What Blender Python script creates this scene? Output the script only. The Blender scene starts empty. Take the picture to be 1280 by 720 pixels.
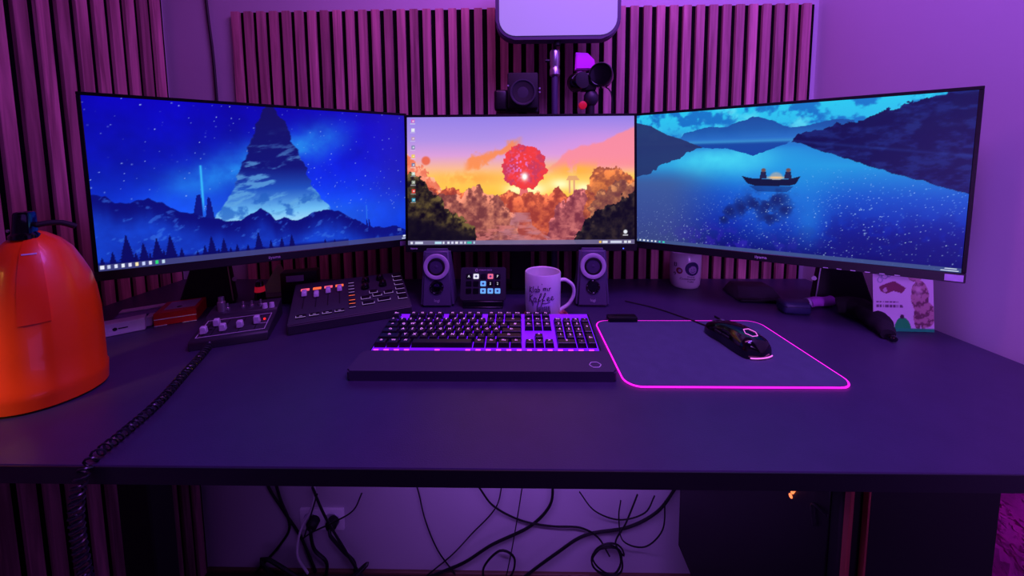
import bpy, bmesh, math, random
import numpy as np
from mathutils import Vector, Matrix
S = bpy.context.scene
C = S.collection
random.seed(7)
PI = math.pi
DT = 1.08            # height of the desk top above the floor (a raised standing desk)

# ------------------------------------------------------------------ camera
cam_data = bpy.data.cameras.new('camera')
cam = bpy.data.objects.new('camera', cam_data); C.objects.link(cam)
cam_data.sensor_width = 36.0
cam_data.lens = 458.543 / 1280 * 36
cam_data.shift_y = (246.265 - 360) / 1280
cam_data.clip_start = 0.02
ax = Vector((0.99980866, 0.0184403, -0.0065269)); ay = Vector((0.00497232, 0.08312599, 0.99652664)); az = Vector((-0.01891881, 0.99636842, -0.0830184))
m3 = Matrix((ax, ay, -az)).transposed()
cam.matrix_world = Matrix.Translation((0, 0, DT + 0.3643)) @ m3.to_4x4()
S.camera = cam

# ------------------------------------------------------------------ world, lights, exposure
def lin(c):
    return tuple((x / 12.92 if x <= 0.04045 else ((x + 0.055) / 1.055) ** 2.4) for x in [v / 255 for v in c])
w = bpy.data.worlds.new('world'); S.world = w; w.use_nodes = True
w.node_tree.nodes['Background'].inputs[0].default_value = (0.12, 0.03, 0.3, 1)
w.node_tree.nodes['Background'].inputs[1].default_value = 0.05
S.view_settings.view_transform = 'Standard'; S.view_settings.look = 'None'
S.view_settings.exposure = 0.0; S.view_settings.gamma = 1.0; S.view_settings.use_curve_mapping = False

def area(name, loc, target, size, energy, col, size_y=None, spread=None):
    l = bpy.data.lights.new(name, 'AREA'); l.energy = energy; l.color = col
    l.shape = 'RECTANGLE'; l.size = size; l.size_y = size_y or size
    if spread: l.spread = spread
    o = bpy.data.objects.new(name, l); C.objects.link(o); o.location = loc
    o.rotation_euler = (Vector(target) - Vector(loc)).to_track_quat('-Z', 'Y').to_euler()
    return o
area('ceiling_strip_light', (0.42, 0.32, DT + 1.36), (0.30, 0.85, DT + 0.25), 0.8, 14.5, (0.36, 0.105, 1.0), 0.25)
area('low_fill_light', (0.55, -1.2, DT - 0.45), (0.15, 1.19, DT - 0.85), 0.9, 2.2, (0.42, 0.13, 1.0), 0.3)  # unseen fill, added to reach the wall and things below the desk
area('under_desk_fill', (0.0, 0.50, DT - 0.035), (0.1, 1.19, DT - 0.80), 0.75, 2.0, (0.42, 0.15, 1.0), 0.02, spread=1.7)  # added fill hidden behind the front edge, brightens the wall underneath
area('front_fill_light', (0.0, -1.2, DT + 1.1), (0.0, 0.6, DT), 1.0, 1.0, (0.34, 0.10, 1.0), 0.5)
area('right_wall_fill', (0.30, 0.10, DT + 1.15), (0.93, 0.75, DT + 0.35), 0.4, 3.2, (0.40, 0.12, 1.0), 0.2)  # unseen fill added to brighten the right wall
area('right_corner_fill', (0.62, -0.5, DT + 0.42), (0.90, 0.85, DT + 0.10), 0.25, 0.8, (0.50, 0.16, 1.0), 0.25, spread=0.9)
area('magenta_strip_light', (0.0, 0.60, DT + 1.36), (0.0, 1.19, DT + 0.62), 0.9, 3.2, (0.95, 0.15, 0.85), 0.08)
sl = bpy.data.lights.new('warm_side_lamp', 'SPOT'); sl.energy = 6.0; sl.color = (1.0, 0.55, 0.10); sl.spot_size = math.radians(32); sl.spot_blend = 0.9; sl.shadow_soft_size = 0.05
so = bpy.data.objects.new('warm_side_lamp', sl); C.objects.link(so); so.location = (-0.96, 0.20, DT + 0.30)
so.rotation_euler = (Vector((-0.79, 0.53, DT + 0.07)) - Vector(so.location)).to_track_quat('-Z', 'Y').to_euler()

# ------------------------------------------------------------------ materials
def mat(name, col=(128, 128, 128), rough=0.5, metal=0.0, emit=None, strength=1.0, spec=0.5, coat=0.0, noise=None, bump=0.0, bscale=200.0, trans=0.0):
    m = bpy.data.materials.new(name); m.use_nodes = True
    nt = m.node_tree; b = nt.nodes['Principled BSDF']
    c = lin(col)
    b.inputs['Base Color'].default_value = (*c, 1); b.inputs['Roughness'].default_value = rough
    b.inputs['Metallic'].default_value = metal; b.inputs['Specular IOR Level'].default_value = spec
    b.inputs['Coat Weight'].default_value = coat; b.inputs['Transmission Weight'].default_value = trans
    if emit:
        b.inputs['Emission Color'].default_value = (*lin(emit), 1); b.inputs['Emission Strength'].default_value = strength
    if noise:
        tc = nt.nodes.new('ShaderNodeTexCoord'); n = nt.nodes.new('ShaderNodeTexNoise'); n.inputs['Scale'].default_value = noise[1]
        n.inputs['Detail'].default_value = 5
        r = nt.nodes.new('ShaderNodeMapRange'); r.inputs[1].default_value = 0.3; r.inputs[2].default_value = 0.7
        r.inputs[3].default_value = 1 - noise[0]; r.inputs[4].default_value = 1 + noise[0]
        mx = nt.nodes.new('ShaderNodeVectorMath'); mx.operation = 'SCALE'; mx.inputs[0].default_value = c
        nt.links.new(tc.outputs['Object'], n.inputs['Vector']); nt.links.new(n.outputs['Fac'], r.inputs[0])
        nt.links.new(r.outputs[0], mx.inputs['Scale']); nt.links.new(mx.outputs[0], b.inputs['Base Color'])
    if bump:
        tc = nt.nodes.new('ShaderNodeTexCoord'); n = nt.nodes.new('ShaderNodeTexNoise'); n.inputs['Scale'].default_value = bscale
        n.inputs['Detail'].default_value = 4
        bp = nt.nodes.new('ShaderNodeBump'); bp.inputs['Strength'].default_value = bump; bp.inputs['Distance'].default_value = 0.002
        nt.links.new(tc.outputs['Object'], n.inputs['Vector']); nt.links.new(n.outputs['Fac'], bp.inputs['Height'])
        nt.links.new(bp.outputs[0], b.inputs['Normal'])
    return m

def wood_mat():
    m = bpy.data.materials.new('walnut_slat'); m.use_nodes = True; nt = m.node_tree; b = nt.nodes['Principled BSDF']
    tc = nt.nodes.new('ShaderNodeTexCoord'); mp = nt.nodes.new('ShaderNodeMapping'); mp.inputs['Scale'].default_value = (70, 70, 3.5)
    oi = nt.nodes.new('ShaderNodeObjectInfo'); ad = nt.nodes.new('ShaderNodeVectorMath'); ad.operation = 'ADD'
    sc = nt.nodes.new('ShaderNodeMath'); sc.operation = 'MULTIPLY'; sc.inputs[1].default_value = 40
    nt.links.new(oi.outputs['Random'], sc.inputs[0]); nt.links.new(tc.outputs['Object'], ad.inputs[0]); nt.links.new(sc.outputs[0], ad.inputs[1])
    nt.links.new(ad.outputs[0], mp.inputs[0])
    n = nt.nodes.new('ShaderNodeTexNoise'); n.inputs['Scale'].default_value = 1; n.inputs['Detail'].default_value = 6; n.inputs['Distortion'].default_value = 0.6
    nt.links.new(mp.outputs[0], n.inputs[0])
    r = nt.nodes.new('ShaderNodeValToRGB'); r.color_ramp.elements[0].position = 0.3; r.color_ramp.elements[1].position = 0.7
    r.color_ramp.elements[0].color = (*lin((152, 98, 106)), 1); r.color_ramp.elements[1].color = (*lin((230, 156, 168)), 1)
    nt.links.new(n.outputs['Fac'], r.inputs[0])
    mr = nt.nodes.new('ShaderNodeMapRange'); mr.inputs[3].default_value = 0.62; mr.inputs[4].default_value = 1.12
    nt.links.new(oi.outputs['Random'], mr.inputs[0])
    vm = nt.nodes.new('ShaderNodeVectorMath'); vm.operation = 'SCALE'
    nt.links.new(r.outputs[0], vm.inputs[0]); nt.links.new(mr.outputs[0], vm.inputs['Scale']); nt.links.new(vm.outputs[0], b.inputs['Base Color'])
    b.inputs['Roughness'].default_value = 0.6; b.inputs['Specular IOR Level'].default_value = 0.3
    return m

M = {
 'wall': mat('painted_wall', (196, 190, 198), 0.75, bump=0.12, bscale=60, noise=(0.03, 3), spec=0.25),
 'ceil': mat('ceiling_paint', (120, 116, 120), 0.9),
 'floor': mat('dark_laminate', (70, 55, 48), 0.5, noise=(0.2, 8)),
 'base': mat('brown_skirting', (110, 78, 60), 0.5, noise=(0.15, 20)),
 'wood': wood_mat(),
 'felt': mat('black_felt', (10, 9, 11), 0.95, spec=0.1),
 'desk': mat('black_desk_laminate', (58, 50, 80), 0.42, bump=0.10, bscale=500, noise=(0.07, 30), spec=0.5),
 'edge': mat('black_desk_edging', (34, 33, 38), 0.4, spec=0.4),
 'black': mat('black_plastic', (11, 10, 13), 0.42, bump=0.03, bscale=400),
 'matte': mat('matte_black', (13, 12, 15), 0.7),
 'gloss': mat('glossy_black', (9, 9, 11), 0.15, coat=0.4),
 'dgrey': mat('dark_grey_plastic', (44, 42, 52), 0.5, bump=0.05, bscale=500),
 'grey': mat('grey_plastic', (88, 84, 98), 0.45),
 'silver': mat('brushed_silver', (200, 198, 206), 0.28, metal=0.9),
 'cap': mat('pale_fader_plastic', (205, 200, 215), 0.4),
 'white': mat('white_ceramic', (232, 228, 232), 0.3, coat=0.3, noise=(0.03, 30)),
 'paper': mat('white_card', (225, 220, 225), 0.7, noise=(0.05, 60)),
 'redcard': mat('red_card', (200, 22, 34), 0.45, noise=(0.06, 50)),
 'bluecard': mat('indigo_card', (96, 70, 150), 0.5, noise=(0.25, 60)),
 'lilac': mat('lilac_label', (180, 165, 200), 0.5, noise=(0.1, 70)),
 'orange': mat('orange_enamel', (250, 80, 8), 0.33, coat=0.15, noise=(0.03, 10)),
 'orange2': mat('orange_enamel_panel', (242, 66, 8), 0.38, coat=0.1, noise=(0.03, 10)),
 'ink': mat('dark_ink', (30, 14, 40), 0.6),
 'whiteprint': mat('pale_print', (210, 205, 215), 0.5),
 'cable': mat('black_rubber_cable', (14, 13, 16), 0.45),
 'wcable': mat('white_cable', (220, 216, 222), 0.5),
 'cloth': mat('black_cloth', (20, 18, 24), 0.9, bump=0.4, bscale=300),
 'screen_dark': mat('screen_glass', (6, 6, 8), 0.2),
 'diffuser': mat('frosted_diffuser', (140, 150, 150), 0.6, emit=(137, 118, 200), strength=0.8),  # diffuser is unlit; part of its lilac brightness is a painted glow
 'pad': mat('mousepad_cloth', (80, 88, 108), 0.85, bump=0.35, bscale=900, noise=(0.06, 40), spec=0.2),
 'rgb': mat('magenta_light_tube', (120, 20, 120), 0.4, emit=(255, 30, 235), strength=1.5),
 'rgbdim': mat('magenta_light_ring', (120, 60, 120), 0.4, emit=(240, 110, 235), strength=1.2),
 'keyled': mat('purple_key_backlight', (40, 10, 60), 0.5, emit=(110, 10, 255), strength=1.6),
 'keyledp': mat('pink_key_backlight', (60, 10, 60), 0.5, emit=(225, 50, 255), strength=2.4),
 'legend': mat('glowing_legend', (120, 80, 120), 0.5, emit=(220, 125, 250), strength=1.3),
 'keycap': mat('black_keycap', (26, 23, 32), 0.38, bump=0.04, bscale=600),
 'ledor': mat('orange_level_display', (120, 40, 10), 0.4, emit=(255, 105, 60), strength=1.1),
 'ledpk': mat('pink_level_display', (120, 40, 60), 0.4, emit=(255, 95, 120), strength=1.0),
 'ledln': mat('pale_button_outline', (120, 110, 140), 0.4, emit=(170, 130, 205), strength=0.6),
 'ledrd': mat('red_indicator', (120, 10, 10), 0.4, emit=(255, 40, 40), strength=1.4),
 'ledbl': mat('blue_indicator', (30, 60, 200), 0.4, emit=(80, 110, 255), strength=1.6),
 'reflor': mat('orange_reflection', (120, 50, 10), 0.4, emit=(255, 120, 70), strength=2.0),  # glow colour standing in for a flame-like reflection
 'bezel': mat('black_bezel', (6, 6, 8), 0.5, spec=0.2),
 'cordm': mat('coiled_rubber', (34, 32, 40), 0.28),
 'socketw': mat('white_socket_plastic', (250, 248, 250), 0.4),
 'keyblue': mat('pale_blue_lit_key', (60, 110, 160), 0.4, emit=(110, 180, 240), strength=0.9),
 'keywhite': mat('white_lit_key', (160, 160, 160), 0.4, emit=(225, 235, 225), strength=0.9),
 'keyred': mat('red_lit_key', (160, 60, 80), 0.4, emit=(230, 110, 140), strength=0.9),
 'cone': mat('speaker_cone', (74, 64, 96), 0.5, noise=(0.1, 40)),
 'ring': mat('satin_ring', (235, 228, 240), 0.35, metal=0.35),
 'spk': mat('charcoal_speaker_shell', (94, 86, 114), 0.45, bump=0.04, bscale=500),
 'magenta': mat('magenta_plastic_bag', (225, 20, 225), 0.35),
 'plush': mat('magenta_plush', (205, 40, 160), 0.95, bump=0.9, bscale=160, noise=(0.35, 30)),
 'copper': mat('copper_trim_strip', (196, 96, 84), 0.4, metal=0.3),
 'pink': mat('pink_coaster', (226, 120, 130), 0.5, noise=(0.1, 60)),
 'box': mat('navy_earbud_case', (46, 48, 86), 0.4),
 'glass': mat('dark_tinted_glass', (8, 7, 9), 0.45, spec=0.2),
 'violetcap': mat('violet_satin_fabric', (190, 90, 210), 0.5),
 'navyprint': mat('navy_print', (44, 34, 96), 0.5),
 'redprint': mat('red_print', (150, 40, 66), 0.5),
}

# ------------------------------------------------------------------ helpers
def mesh_from(bm, name, smooth=False):
    me = bpy.data.meshes.new(name); bmesh.ops.recalc_face_normals(bm, faces=bm.faces[:]); bm.to_mesh(me); bm.free()
    if smooth:
        me.polygons.foreach_set('use_smooth', [True] * len(me.polygons))
        try: me.set_sharp_from_angle(angle=math.radians(38))
        except Exception: pass
    return me
def obj(name, bm, material, parent=None, label=None, loc=None, rot=None, smooth=True):
    me = bm if isinstance(bm, bpy.types.Mesh) else mesh_from(bm, name, smooth)
    if not me.materials: me.materials.append(M[material] if isinstance(material, str) else material)
    o = bpy.data.objects.new(name, me); C.objects.link(o)
    if parent is not None: o.parent = parent
    if loc: o.location = loc
    if rot: o.rotation_euler = rot
    if label: o['label'] = label
    return o
def thing(name, label, cat, loc=(0, 0, 0), rz=0, group=None, rot=None):
    o = bpy.data.objects.new(name, None); C.objects.link(o); o.empty_display_size = 0.05
    o.location = (loc[0], loc[1], loc[2] + DT); o.rotation_euler = rot or (0, 0, rz)
    o['label'] = label; o['category'] = cat
    if group: o['group'] = group
    return o
def tag(o, label, cat, group=None):
    o['label'] = label; o['category'] = cat
    if group: o['group'] = group
    return o
def struct(name, bm, material):
    o = obj(name, bm, material, smooth=False); o['kind'] = 'structure'; return o
def copy_tree(o, parent=None):
    c = o.copy(); C.objects.link(c)
    if parent is not None: c.parent = parent
    for ch in list(o.children): copy_tree(ch, c)
    return c
def NB(): return bmesh.new()
def _merge(bm, t, mx=None):
    if mx is not None: bmesh.ops.transform(t, matrix=mx, verts=t.verts[:])
    me = bpy.data.meshes.new('tmp'); t.to_mesh(me); t.free(); bm.from_mesh(me); bpy.data.meshes.remove(me)
def box(bm, x0, x1, y0, y1, z0, z1, bev=0.0, seg=1, mx=None, taper=None):
    t = bmesh.new(); bmesh.ops.create_cube(t, size=1)
    for v in t.verts:
        top = v.co.z > 0
        v.co = Vector(((x0 + x1) / 2 + v.co.x * (x1 - x0), (y0 + y1) / 2 + v.co.y * (y1 - y0), (z0 + z1) / 2 + v.co.z * (z1 - z0)))
        if taper and top:
            v.co.x = (x0 + x1) / 2 + (v.co.x - (x0 + x1) / 2) * taper[0]; v.co.y = (y0 + y1) / 2 + (v.co.y - (y0 + y1) / 2) * taper[1] + (taper[2] if len(taper) > 2 else 0)
    if bev: bmesh.ops.bevel(t, geom=t.edges[:], offset=bev, segments=seg, affect='EDGES', profile=0.5)
    _merge(bm, t, mx); return bm
def lathe(bm, prof, n=32, mx=None, cap=True):
    t = bmesh.new(); rings = []
    for r, z in prof:
        if r < 1e-6: rings.append([t.verts.new((0, 0, z))])
        else: rings.append([t.verts.new((r * math.cos(2 * PI * i / n), r * math.sin(2 * PI * i / n), z)) for i in range(n)])
    for a, b in zip(rings[:-1], rings[1:]):
        for i in range(n):
            j = (i + 1) % n
            if len(a) == 1 and len(b) == 1: break
            if len(a) == 1: t.faces.new((a[0], b[i], b[j]))
            elif len(b) == 1: t.faces.new((a[i], a[j], b[0]))
            else: t.faces.new((a[i], a[j], b[j], b[i]))
    if cap:
        if len(rings[0]) > 1: t.faces.new(rings[0][::-1])
        if len(rings[-1]) > 1: t.faces.new(rings[-1])
    _merge(bm, t, mx); return bm
def cyl(bm, r, z0, z1, n=24, mx=None, bev=0.0, r2=None):
    r2 = r if r2 is None else r2
    p = [(r, z0), (r2, z1)] if not bev else [(r - bev, z0), (r, z0 + bev), (r2, z1 - bev), (r2 - bev, z1)]
    return lathe(bm, p, n, mx)
def T(x, y, z): return Matrix.Translation((x, y, z))
def RX(a): return Matrix.Rotation(a, 4, 'X')
def RY(a): return Matrix.Rotation(a, 4, 'Y')
def RZ(a): return Matrix.Rotation(a, 4, 'Z')
def smoothpath(pts, step=0.01):
    P = [Vector(p) for p in pts]
    P = [P[0] * 2 - P[1]] + P + [P[-1] * 2 - P[-2]]; out = []
    for i in range(1, len(P) - 2):
        a, b, c, d = P[i - 1:i + 3]; n = max(2, int((c - b).length / step))
        for k in range(n):
            t = k / n
            out.append(0.5 * ((2 * b) + (c - a) * t + (2 * a - 5 * b + 4 * c - d) * t * t + (3 * b - a - 3 * c + d) * t ** 3))
    out.append(P[-2]); return out
def tube(bm, path, r, n=8, closed=False, radii=None):
    N = len(path); rings = []; up = Vector((0, 0, 1)); prev = None
    for i, p in enumerate(path):
        if closed: d = path[(i + 1) % N] - path[(i - 1) % N]
        else: d = path[min(i + 1, N - 1)] - path[max(i - 1, 0)]
        d = d.normalized()
        if prev is None:
            u = d.cross(up); u = u.normalized() if u.length > 1e-3 else Vector((1, 0, 0))
        else:
            u = prev - d * prev.dot(d); u = u.normalized() if u.length > 1e-6 else d.orthogonal().normalized()
        prev = u; v = d.cross(u); rr = radii[i] if radii else r
        rings.append([bm.verts.new(p + u * (rr * math.cos(2 * PI * k / n)) + v * (rr * math.sin(2 * PI * k / n))) for k in range(n)])
    for i in range(N if closed else N - 1):
        a, b = rings[i], rings[(i + 1) % N]
        for k in range(n): bm.faces.new((a[k], a[(k + 1) % n], b[(k + 1) % n], b[k]))
    if not closed: bm.faces.new(rings[0][::-1]); bm.faces.new(rings[-1])
    return bm
def rrect(x0, x1, y0, y1, r, seg=6):
    pts = []
    for cx, cy, a0 in ((x1 - r, y0 + r, -PI / 2), (x1 - r, y1 - r, 0), (x0 + r, y1 - r, PI / 2), (x0 + r, y0 + r, PI)):
        for k in range(seg + 1):
            a = a0 + PI / 2 * k / seg; pts.append((cx + r * math.cos(a), cy + r * math.sin(a)))
    return pts
def prism(bm, pts, z0, z1, mx=None, bev=0.0):
    t = bmesh.new(); a = [t.verts.new((x, y, z0)) for x, y in pts]; b = [t.verts.new((x, y, z1)) for x, y in pts]; n = len(pts)
    t.faces.new(a[::-1]); t.faces.new(b)
    for i in range(n): t.faces.new((a[i], a[(i + 1) % n], b[(i + 1) % n], b[i]))
    if bev:
        ed = [e for e in t.edges if abs(e.verts[0].co.z - e.verts[1].co.z) < 1e-9]
        bmesh.ops.bevel(t, geom=ed, offset=bev, segments=2, affect='EDGES')
    _merge(bm, t, mx); return bm
def text(bm, s, size, mx, depth=0.0002, shear=0.0, align='CENTER', res=2, bend=None):
    cu = bpy.data.curves.new('t', 'FONT'); cu.body = s; cu.size = size; cu.align_x = align; cu.align_y = 'CENTER'
    cu.extrude = depth; cu.shear = shear; cu.resolution_u = res
    o = bpy.data.objects.new('t', cu); C.objects.link(o)
    dg = bpy.context.evaluated_depsgraph_get(); me = bpy.data.meshes.new_from_object(o.evaluated_get(dg))
    bpy.data.objects.remove(o); bpy.data.curves.remove(cu)
    t = bmesh.new(); t.from_mesh(me); bpy.data.meshes.remove(me)
    if bend:
        for v in t.verts: v.co = bend(v.co)
    _merge(bm, t, mx); return bm
def frame2d(bm, x0, x1, y0, y1, wd, z0, z1, mx=None):
    for a in ((x0, x1, y0, y0 + wd), (x0, x1, y1 - wd, y1), (x0, x0 + wd, y0 + wd, y1 - wd), (x1 - wd, x1, y0 + wd, y1 - wd)):
        box(bm, *a, z0, z1, mx=mx)
    return bm

# --- flat pictures (screens, printed card): a fine grid of coloured points, colour computed here
def grid_picture(name, nx, ny, fn, W, H, mx, parent, emissive=1.0, label=None):
    u = np.linspace(0, 1, nx + 1); v = np.linspace(0, 1, ny + 1); U, V = np.meshgrid(u, v)
    col = np.clip(fn(U, V), 0, 255) / 255.0
    col = np.where(col <= 0.04045, col / 12.92, ((col + 0.055) / 1.055) ** 2.4)
    co = np.stack([(U - 0.5) * W, np.zeros_like(U), (0.5 - V) * H, np.ones_like(U)], -1).reshape(-1, 4)
    co = (co @ np.array(mx).T)[:, :3]
    idx = np.arange((nx + 1) * (ny + 1)).reshape(ny + 1, nx + 1)
    q = np.stack([idx[1:, :-1], idx[1:, 1:], idx[:-1, 1:], idx[:-1, :-1]], -1).reshape(-1, 4)
    me = bpy.data.meshes.new(name); me.vertices.add(len(co)); me.vertices.foreach_set('co', co.ravel().astype('f'))
    me.loops.add(q.size); me.loops.foreach_set('vertex_index', q.ravel().astype('i'))
    me.polygons.add(len(q)); me.polygons.foreach_set('loop_start', np.arange(0, q.size, 4, dtype='i')); me.update(calc_edges=True)
    at = me.color_attributes.new('Col', 'FLOAT_COLOR', 'POINT')
    at.data.foreach_set('color', np.concatenate([col.reshape(-1, 3), np.ones((len(co), 1))], 1).ravel().astype('f'))
    m = bpy.data.materials.new(name + '_picture'); m.use_nodes = True; nt = m.node_tree; b = nt.nodes['Principled BSDF']
    a = nt.nodes.new('ShaderNodeAttribute'); a.attribute_name = 'Col'
    if emissive:
        b.inputs['Base Color'].default_value = (0.004, 0.004, 0.005, 1); b.inputs['Roughness'].default_value = 0.45; b.inputs['Specular IOR Level'].default_value = 0.15
        nt.links.new(a.outputs['Color'], b.inputs['Emission Color']); b.inputs['Emission Strength'].default_value = emissive
    else:
        nt.links.new(a.outputs['Color'], b.inputs['Base Color']); b.inputs['Roughness'].default_value = 0.5
    me.materials.append(m)
    return obj(name, me, None, parent, label)

def vnoise(x, y, seed):
    rs = np.random.RandomState(seed); g = rs.rand(128, 128)
    xi = np.floor(x).astype(int); yi = np.floor(y).astype(int); fx = x - xi; fy = y - yi
    fx = fx * fx * (3 - 2 * fx); fy = fy * fy * (3 - 2 * fy)
    a = g[yi % 128, xi % 128]; b = g[yi % 128, (xi + 1) % 128]; c = g[(yi + 1) % 128, xi % 128]; d = g[(yi + 1) % 128, (xi + 1) % 128]
    return (a * (1 - fx) + b * fx) * (1 - fy) + (c * (1 - fx) + d * fx) * fy
def fbm(u, v, s, seed, o=5, ay=0.5625):
    r = 0; am = 0.5; t = 0
    for k in range(o):
        r = r + am * vnoise(u * s + k * 7.1, v * s * ay + k * 3.3, seed + k); t += am; am *= 0.55; s *= 2.05
    return r / t
def mixc(a, b, t): t = np.clip(t, 0, 1)[..., None]; return a * (1 - t) + np.array(b, float) * t
def sm(x, a, b): t = np.clip((x - a) / (b - a), 0, 1); return t * t * (3 - 2 * t)
def inpoly(U, V, P):
    ins = np.zeros(U.shape, bool); n = len(P)
    for i in range(n):
        x0, y0 = P[i]; x1, y1 = P[(i + 1) % n]
        if abs(y1 - y0) < 1e-9: continue
        c = ((y0 > V) != (y1 > V)) & (U < (x1 - x0) * (V - y0) / (y1 - y0) + x0); ins ^= c
    return ins
def ramp(V, stops):
    x = [s[0] for s in stops]; return np.stack([np.interp(V, x, [s[1][k] for s in stops]) for k in range(3)], -1)
def stars(col, U, V, n, seed, mask, colr=(190, 215, 255), smin=0.0009, smax=0.002):
    rs = np.random.RandomState(seed)
    for _ in range(n):
        x, y = rs.rand(2); b = rs.rand(); s = smin + (smax - smin) * rs.rand() ** 2
        i0, i1 = np.searchsorted(V[:, 0], [y - 4 * s, y + 8 * s]); j0, j1 = np.searchsorted(U[0], [x - 4 * s, x + 4 * s])
        if i1 <= i0 or j1 <= j0: continue
        uu = U[i0:i1, j0:j1]; vv = V[i0:i1, j0:j1]
        g = np.exp(-((uu - x) ** 2 + ((vv - y) * 0.5625) ** 2) / (s * s)) * (0.35 + 0.65 * b) * mask[i0:i1, j0:j1]
        col[i0:i1, j0:j1] = col[i0:i1, j0:j1] * (1 - g[..., None]) + np.array(colr, float) * g[..., None]
    return col
def rect(col, U, V, x0, x1, y0, y1, c, a=1.0):
    return mixc(col, c, ((U >= x0) & (U <= x1) & (V >= y0) & (V <= y1)) * a)
def disc(col, U, V, x, y, r, c, a=1.0):
    return mixc(col, c, (1 - sm(np.hypot(U - x, (V - y) * 0.5625), r * 0.7, r * 1.2)) * a)

def pic_left(U, V):
    col = ramp(V, [(0, (8, 4, 178)), (0.35, (10, 22, 205)), (0.7, (14, 66, 228)), (1, (16, 50, 215))])
    n = fbm(U, V, 5, 3); n2 = fbm(U, V, 14, 31)
    col = col * (0.72 + 0.55 * n)[..., None]
    band = np.exp(-((V - (0.66 - 0.66 * U)) / 0.13) ** 2) * sm(U, 0.05, 0.35) * (1 - sm(U, 0.62, 0.85))
    col = mixc(col, (34, 128, 236), band * (0.6 + 1.1 * (n2 - 0.25)))
    col = mixc(col, (45, 30, 165), sm(U, 0.72, 1.0) * 0.55 * (1 - sm(V, 0.5, 0.9)))
    col = mixc(col, (60, 150, 240), np.exp(-((V - 0.80) / 0.16) ** 2) * np.exp(-((U - 0.48) / 0.33) ** 2) * 0.55)
    col = stars(col, U, V, 420, 5, (V < 0.75) * 1.0)
    # a tall misty peak, narrow above and flared below, with pale snow over its foot
    pl = [(0.0, 0.475), (0.02, 0.468), (0.18, 0.437), (0.378, 0.402), (0.536, 0.366), (0.656, 0.332), (0.74, 0.30)]
    pr = [(0.0, 0.505), (0.02, 0.515), (0.157, 0.553), (0.342, 0.586), (0.514, 0.621), (0.633, 0.653), (0.74, 0.69)]
    jl = (fbm(V, U * 0 + 1, 22, 8) - 0.5) * 0.03; jr = (fbm(V, U * 0 + 5, 22, 9) - 0.5) * 0.03
    XL = np.interp(V, [p[0] for p in pl], [p[1] for p in pl]) + jl; XR = np.interp(V, [p[0] for p in pr], [p[1] for p in pr]) + jr
    mk = sm(U, XL - 0.003, XL + 0.003) * (1 - sm(U, XR - 0.003, XR + 0.003)) * (V < 0.8)
    pk = ramp(V, [(0, (16, 14, 96)), (0.4, (14, 20, 118)), (0.55, (30, 80, 190)), (0.7, (110, 190, 245)), (0.8, (170, 220, 250))])
    t = (V - U * 0.12) * 0.95; cl = fbm(U * 1.3 + V, V * 2.6, 16, 12)
    pk = mixc(pk, (95, 165, 225), sm(cl, 0.52, 0.72) * sm(V, 0.1, 0.45) * 0.8)
    pk = mixc(pk, (30, 90, 190), sm(fbm(U, V, 20, 44), 0.5, 0.65) * sm(V, 0.5, 0.6) * 0.7)
    col = col * (1 - mk[..., None]) + pk * mk[..., None]
    sk = [(0.0, 0.557), (0.032, 0.568), (0.052, 0.601), (0.077, 0.619), (0.104, 0.598), (0.134, 0.588), (0.157, 0.612), (0.18, 0.636), (0.211, 0.676), (0.239, 0.697), (0.269, 0.71), (0.306, 0.732), (0.341, 0.755), (0.381, 0.756), (0.411, 0.72), (0.441, 0.687), (0.471, 0.709), (0.492, 0.768), (0.519, 0.749), (0.546, 0.786), (0.579, 0.771), (0.618, 0.737), (0.667, 0.718), (0.713, 0.736), (0.749, 0.775), (0.791, 0.823), (0.835, 0.872), (0.892, 0.881), (0.951, 0.884), (1.0, 0.932)]
    for P in ([(0.259, 0.579), (0.271, 0.572), (0.274, 0.74), (0.242, 0.74)], [(0.289, 0.591), (0.296, 0.6), (0.306, 0.74), (0.279, 0.74)], [(0.824, 0.81), (0.828, 0.80), (0.829, 0.875), (0.82, 0.875)], [(0.833, 0.81), (0.836, 0.815), (0.842, 0.88), (0.831, 0.88)]):
        col = mixc(col, (8, 16, 120), inpoly(U, V, P) * 0.92)
    col = mixc(col, (60, 200, 255), np.exp(-((U - 0.276) / 0.0032) ** 2) * sm(V, 0.385, 0.395) * (1 - sm(V, 0.60, 0.72)) * 0.9)
    col = mixc(col, (60, 140, 240), np.exp(-((U - 0.826) / 0.002) ** 2) * (V > 0.70) * (V < 0.82) * 0.6)
    Y = np.interp(U, [p[0] for p in sk], [p[1] for p in sk]) + (fbm(U, U * 0, 60, 22) - 0.5) * 0.03
    mt = mixc(np.zeros(U.shape + (3,)) + np.array((8, 14, 120.0)), (20, 70, 215), sm(V - Y, 0.02, 0.2) * (0.4 + 0.9 * fbm(U, V, 12, 17)))
    mt = mixc(mt, (60, 120, 235), sm(fbm(U * 2 + V, V * 2 - U, 20, 27), 0.62, 0.75) * 0.5)
    mt = mixc(mt, (12, 22, 130), sm(U, 0.6, 1.0) * 0.4)
    k = sm(V, Y - 0.003, Y + 0.003)[..., None]; col = col * (1 - k) + mt * k
    tr = [(0.035, 0.893), (0.07, 0.80), (0.11, 0.852), (0.144, 0.83), (0.179, 0.82), (0.207, 0.906), (0.271, 0.902), (0.291, 0.845), (0.326, 0.868), (0.365, 0.913), (0.398, 0.92), (0.432, 0.845), (0.471, 0.906), (0.507, 0.894), (0.541, 0.88), (0.659, 0.934), (0.695, 0.941), (0.01, 0.92), (0.09, 0.91), (0.16, 0.91), (0.125, 0.92), (0.25, 0.93), (0.31, 0.93), (0.345, 0.93), (0.45, 0.95)]
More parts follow.
